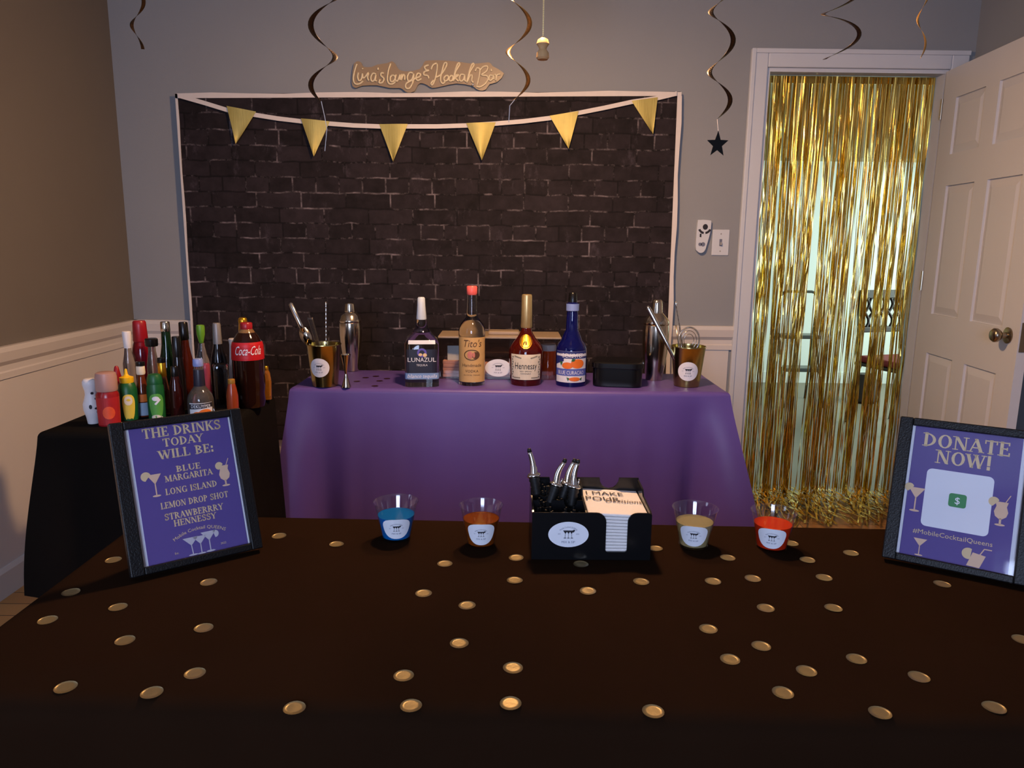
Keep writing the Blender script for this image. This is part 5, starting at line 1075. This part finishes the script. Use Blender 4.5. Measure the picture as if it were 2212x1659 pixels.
DOTS = [(153, 1280, 'second gold dot from the left edge, below the corner of the side table'), (245, 1210, 'gold dot just left of the drinks menu, behind its lower corner'), (255, 1312, 'gold dot just below the lower left corner of the drinks menu'),
 (103, 1340, 'gold dot nearest the left edge of the black tablecloth'), (270, 1384, 'dull gold dot near the left, third below the drinks menu corner'), (142, 1485, 'gold dot at the far left of the near rows'), (328, 1497, 'silvery gold dot in the near left, right of the far left one'),
 (421, 1455, 'gold dot in the near left, straight below the menu by two dots'), (440, 1357, 'gold dot halfway below the drinks menu'), (451, 1258, 'pale gold dot right beneath the lower edge of the drinks menu'), (603, 1158, 'faint gold dot right of the drinks menu at the back edge'),
 (727, 1176, 'small gold dot left of the blue drink'), (636, 1530, 'gold dot alone in the nearest row, left of centre'), (872, 1460, 'gold dot above the pair in the nearest row, left of centre'), (888, 1525, 'gold dot in the nearest row below the blue drink'),
 (915, 1282, 'gold dot in front of and between the blue and amber drinks, nearer one'), (961, 1218, 'gold dot left of the amber drink, just in front of it'), (992, 1390, 'gold dot with bright tip in the middle of the cloth'), (1009, 1308, 'copper tinted gold dot in front of the amber drink'),
 (1115, 1205, 'gold dot with a bright stripe just left of the bar caddy'), (1112, 1254, 'half bright gold dot left of and before the bar caddy'), (1108, 1443, 'copper gold dot in the near middle'), (1103, 1520, 'gold dot in the nearest row at the centre'),
 (1255, 1219, 'grey gold dot touching the front foot of the bar caddy'), (1270, 1277, 'grey gold dot in front of the bar caddy, left one'), (1385, 1257, 'grey gold dot in front of the bar caddy, right one'), (1416, 1185, 'gold dot peeking out at the right end of the bar caddy'),
 (1411, 1537, 'gold dot in the nearest row right of centre'), (1572, 1205, 'half bright gold dot between the yellow and red drinks'), (1540, 1256, 'pale gold dot in front of the yellow drink'), (1626, 1250, 'two-toned gold dot in front of the gap between yellow and red drinks'),
 (1654, 1314, 'gold dot one row nearer than the red drink'), (1530, 1359, 'silver gold dot two rows in front of the yellow drink'), (1644, 1396, 'gold dot two rows in front of the red drink'), (1577, 1425, 'half silver gold dot just left of and nearer than its neighbour before the red drink'),
 (1742, 1450, 'gold dot in the near right between two others on a diagonal'), (1691, 1497, 'bright yellow gold dot in the near right'), (1850, 1424, 'gold dot in the right middle below the donation sign'), (1901, 1540, 'gold dot in the nearest row at the right'),
 (1800, 1314, 'grey gold dot left of and before the donation sign'), (1780, 1248, 'gold dot behind the grey one left of the donation sign'), (1744, 1210, 'gold dot right in front of the red drink, on its right'), (1838, 1195, 'gold dot nearest the left side of the donation sign'),
 (1709, 1174, 'gold dot peeking out behind the right of the red drink'), (1985, 1463, 'pinkish gold dot in the near right before the donation sign'), (2147, 1529, 'dim mauve dot at the near right corner'), (2035, 1262, 'dim dot in the shade beneath the donation sign'), (2208, 1382, 'gold dot cut by the right edge of view')]
rd = random.Random(5); proto = None
for i, (px, py, lab) in enumerate(DOTS):
    p_ = atz(px, py, TZ)
    me = DM[rd.randrange(len(DM))]; o = bpy.data.objects.new('gold_dot', me) if proto is None else proto.copy(); o.data = me; proto = proto or o
    COL.objects.link(o); o.location = (p_.x, p_.y, TZ); o.rotation_euler = (rd.gauss(0, .012), rd.gauss(0, .012), rd.uniform(-.6, .6)); tag(o, lab, 'confetti', 'gold dots on the black tablecloth')
DMD = DM[1].copy(); DMD.materials.clear(); DMD.materials.append(mat('darkened_dot_foil', (62, 30, 42), .35, .5, noise=.1))  # gold dots recoloured: the dark backdrop's reflection is painted into the foil
for px, py, lab in ((771, 824, 'darkened gold dot on the purple cloth nearest the left tumbler'), (790, 816, 'darkened gold dot on the purple cloth behind the row'), (812, 813, 'darkened gold dot on the purple cloth farthest back'), (820, 823, 'darkened gold dot on the purple cloth in the middle of the row'), (836, 818, 'darkened gold dot on the purple cloth nearest the clear bottle'), (810, 834, 'darkened gold dot on the purple cloth nearest the front edge')):
    p_ = atz(px, py, TZ); o = proto.copy(); COL.objects.link(o); o.data = DMD; o.location = (p_.x, p_.y, TZ); o.rotation_euler = (0, 0, rd.uniform(0, 3)); tag(o, lab, 'confetti', 'confetti on the purple tablecloth')

# ------------------------------------------------------------------ hanging swirls
def swirl(label, px0, y0, y1, rpx, pitch, phase, Y, m, hand=1, extra=None, wfrac=.36, group='hanging foil swirls'):
    """foil spiral: ribbon lying radially on a helix; y in photo pixels"""
    top_ = aty(px0[0], y0, Y); bot = aty(px0[1], y1, Y); k = (top_ - CP).dot(FWD) / F; R = rpx * k; turns = (y1 - y0) / pitch; n = int(turns * 26)
    ztop = CZ; o = thing('foil_swirl', label, 'hanging decoration', (top_.x, Y, ztop), group=group)
    vs = []; fs = []
    hgt = top_.z - bot.z; up_turn = (ztop - .04 - top_.z) / (pitch * k); N0 = int(up_turn * 26)
    for i in range(-N0, n + 1):
        t_ = i / n; a_ = phase + hand * 2 * PI * (i / 26); z = top_.z - hgt * t_ - ztop; cx = (bot.x - top_.x) * t_
        rr = R * (1 - .12 * max(0, t_)); ri = rr * (1 - wfrac)
        for r_ in (rr, ri):
            for dz in (0, -.0006): vs.append((cx + r_ * math.cos(a_), r_ * math.sin(a_), z + dz))
    L_ = N0 + n + 1
    for i in range(L_ - 1):
        b0, b1 = 4 * i, 4 * i + 4
        for u, v2 in ((0, 2), (2, 3), (3, 1), (1, 0)): fs.append((b0 + u, b0 + v2, b1 + v2, b1 + u))
    link('spiral', mesh('spiral', vs, fs), m, o, True)
    MB().tube([(0, 0, 0), (0, 0, -.045)], .0008, 5).build('hook', M_chrome, o)
    return o, Vector(vs[-1]), k
swirl('dark foil swirl at the far left in front of the corner of the room', (297, 297), 0, 105, 16, 104, 0.3, 2.3, M_swirl, wfrac=.5)
o, e, k = swirl('dark foil swirl hanging in front of the left part of the backdrop top', (700, 696), 0, 215, 34, 130, PI + 2 * PI * .46, 1.62, M_swirl, hand=-1)
MB().tube([e, e + Vector((.006, 0, -.03)), e + Vector((.010, 0, -.055)), e + Vector((.004, 0, -.10))], .0007, 5).build('thread', M_ribbon, o)
o, e, k = swirl('gold lit foil swirl beside the hanging fan pull chain', (1121, 1119), 0, 212, 30, 122, -2 * PI * .41, 1.62, M_swirlg)
MB().tube([e, e + Vector((-.010, 0, -.012)), e + Vector((-.012, 0, -.045))], .0008, 5).build('thread', M_ribbon, o)
o, e, k = swirl('dark foil swirl with a black star below it, left of the door casing', (1562, 1553), 0, 254, 31, 128, -2 * PI * .72, 1.62, M_swirl)
cst = aty(1550, 312, 1.62) - o.location; sr = 29 * k; star = []
for q in range(10):
    a_ = PI / 2 + q * PI / 5; r_ = sr if q % 2 == 0 else sr * .42; star.append((cst.x + r_ * math.cos(a_) * .86, cst.z + r_ * math.sin(a_)))
MB().prism(star, cst.y - .0008, cst.y + .0008).build('star', M_starm, o)
MB().tube([e, Vector((cst.x, cst.y, cst.z + sr))], .0005, 5).build('thread', M_ribbon, o)
swirl('dark foil swirl ending in a wide curl over the door head', (1820, 1815), 0, 122, 44, 100, -2 * PI * .82, 1.5, M_swirl, hand=1, wfrac=.22)
swirl('pale thin foil swirl at the right over the door head', (1995, 1988), 0, 125, 12, 112, .4, 1.75, M_swirlg, wfrac=.4)

# ------------------------------------------------------------------ ceiling lamp with pull chain
lp = thing('ceiling_lamp', 'ceiling fan light with globe above the tables and a pull chain hanging from it', 'lamp', (LAMP[0], LAMP[1], CZ))
lathe('canopy', [(0, .075), (-.02, .07), (-.035, .03), (-.04, .012)], M_casing, lp, 28)
MB().tube([(0, 0, -.03), (0, 0, -.225)], .010, 10).build('down_rod', M_casing, lp)
M_globe = mat('lit_globe', (255, 220, 160), .4)
gm = bpy.data.materials.new('warm_lamp_glow'); gm.use_nodes = True; nt = gm.node_tree; nb_ = nt.nodes['Principled BSDF']
nb_.inputs['Emission Color'].default_value = (*LAMP_COLOR, 1); GR = .062
nb_.inputs['Emission Strength'].default_value = LAMP_POWER / (4 * PI * GR * GR * PI); nb_.inputs['Base Color'].default_value = (.8, .8, .8, 1)
dz = LAMP[2] - CZ
lathe('globe', [(dz + GR * math.cos(q), GR * math.sin(q)) for q in [PI * i / 16 for i in range(17)]], gm, lp, 32)
lathe('shade', [(dz + .095, .02), (dz + .09, .05), (dz + .06, .085), (dz - .005, .118), (dz - .005, .121), (dz + .062, .089), (dz + .094, .052), (dz + .099, .02)], M_casing, lp, 36, cap0=False, cap1=False)  # opaque shade out of view, added to turn the globe's light downward
px_t = aty(1174, 0, LAMP[1] - .08); pb = aty(1173, 80, LAMP[1] - .08); co_ = pb - lp.location
chn = MB(); zt_ = dz + .08
chn.tube([(co_.x, co_.y, zt_), (co_.x, co_.y, co_.z)], .0009, 5)
nbd = 110
for q in range(nbd):
    zz = zt_ + (co_.z - zt_) * q / nbd; chn.box(co_.x - .0017, co_.x + .0017, co_.y - .0017, co_.y + .0017, zz - .0017, zz + .0017)
chn.tube([(0, 0, zt_), (co_.x, co_.y, zt_)], .003, 6)
chn.build('pull_chain', M_foil, lp)
kk = (pb - CP).dot(FWD) / F
lathe('pull_fob', [(0, .002), (-.006 * 1, 11 * kk), (-14 * kk, 14 * kk), (-21 * kk, 9 * kk), (-25 * kk, 8 * kk), (-32 * kk, 13 * kk), (-42 * kk, 14 * kk), (-46 * kk, 11 * kk)], mat('tan_fob_ceramic', (196, 158, 110), .5, noise=.1, nscale=60), lp, 24, loc=co_)
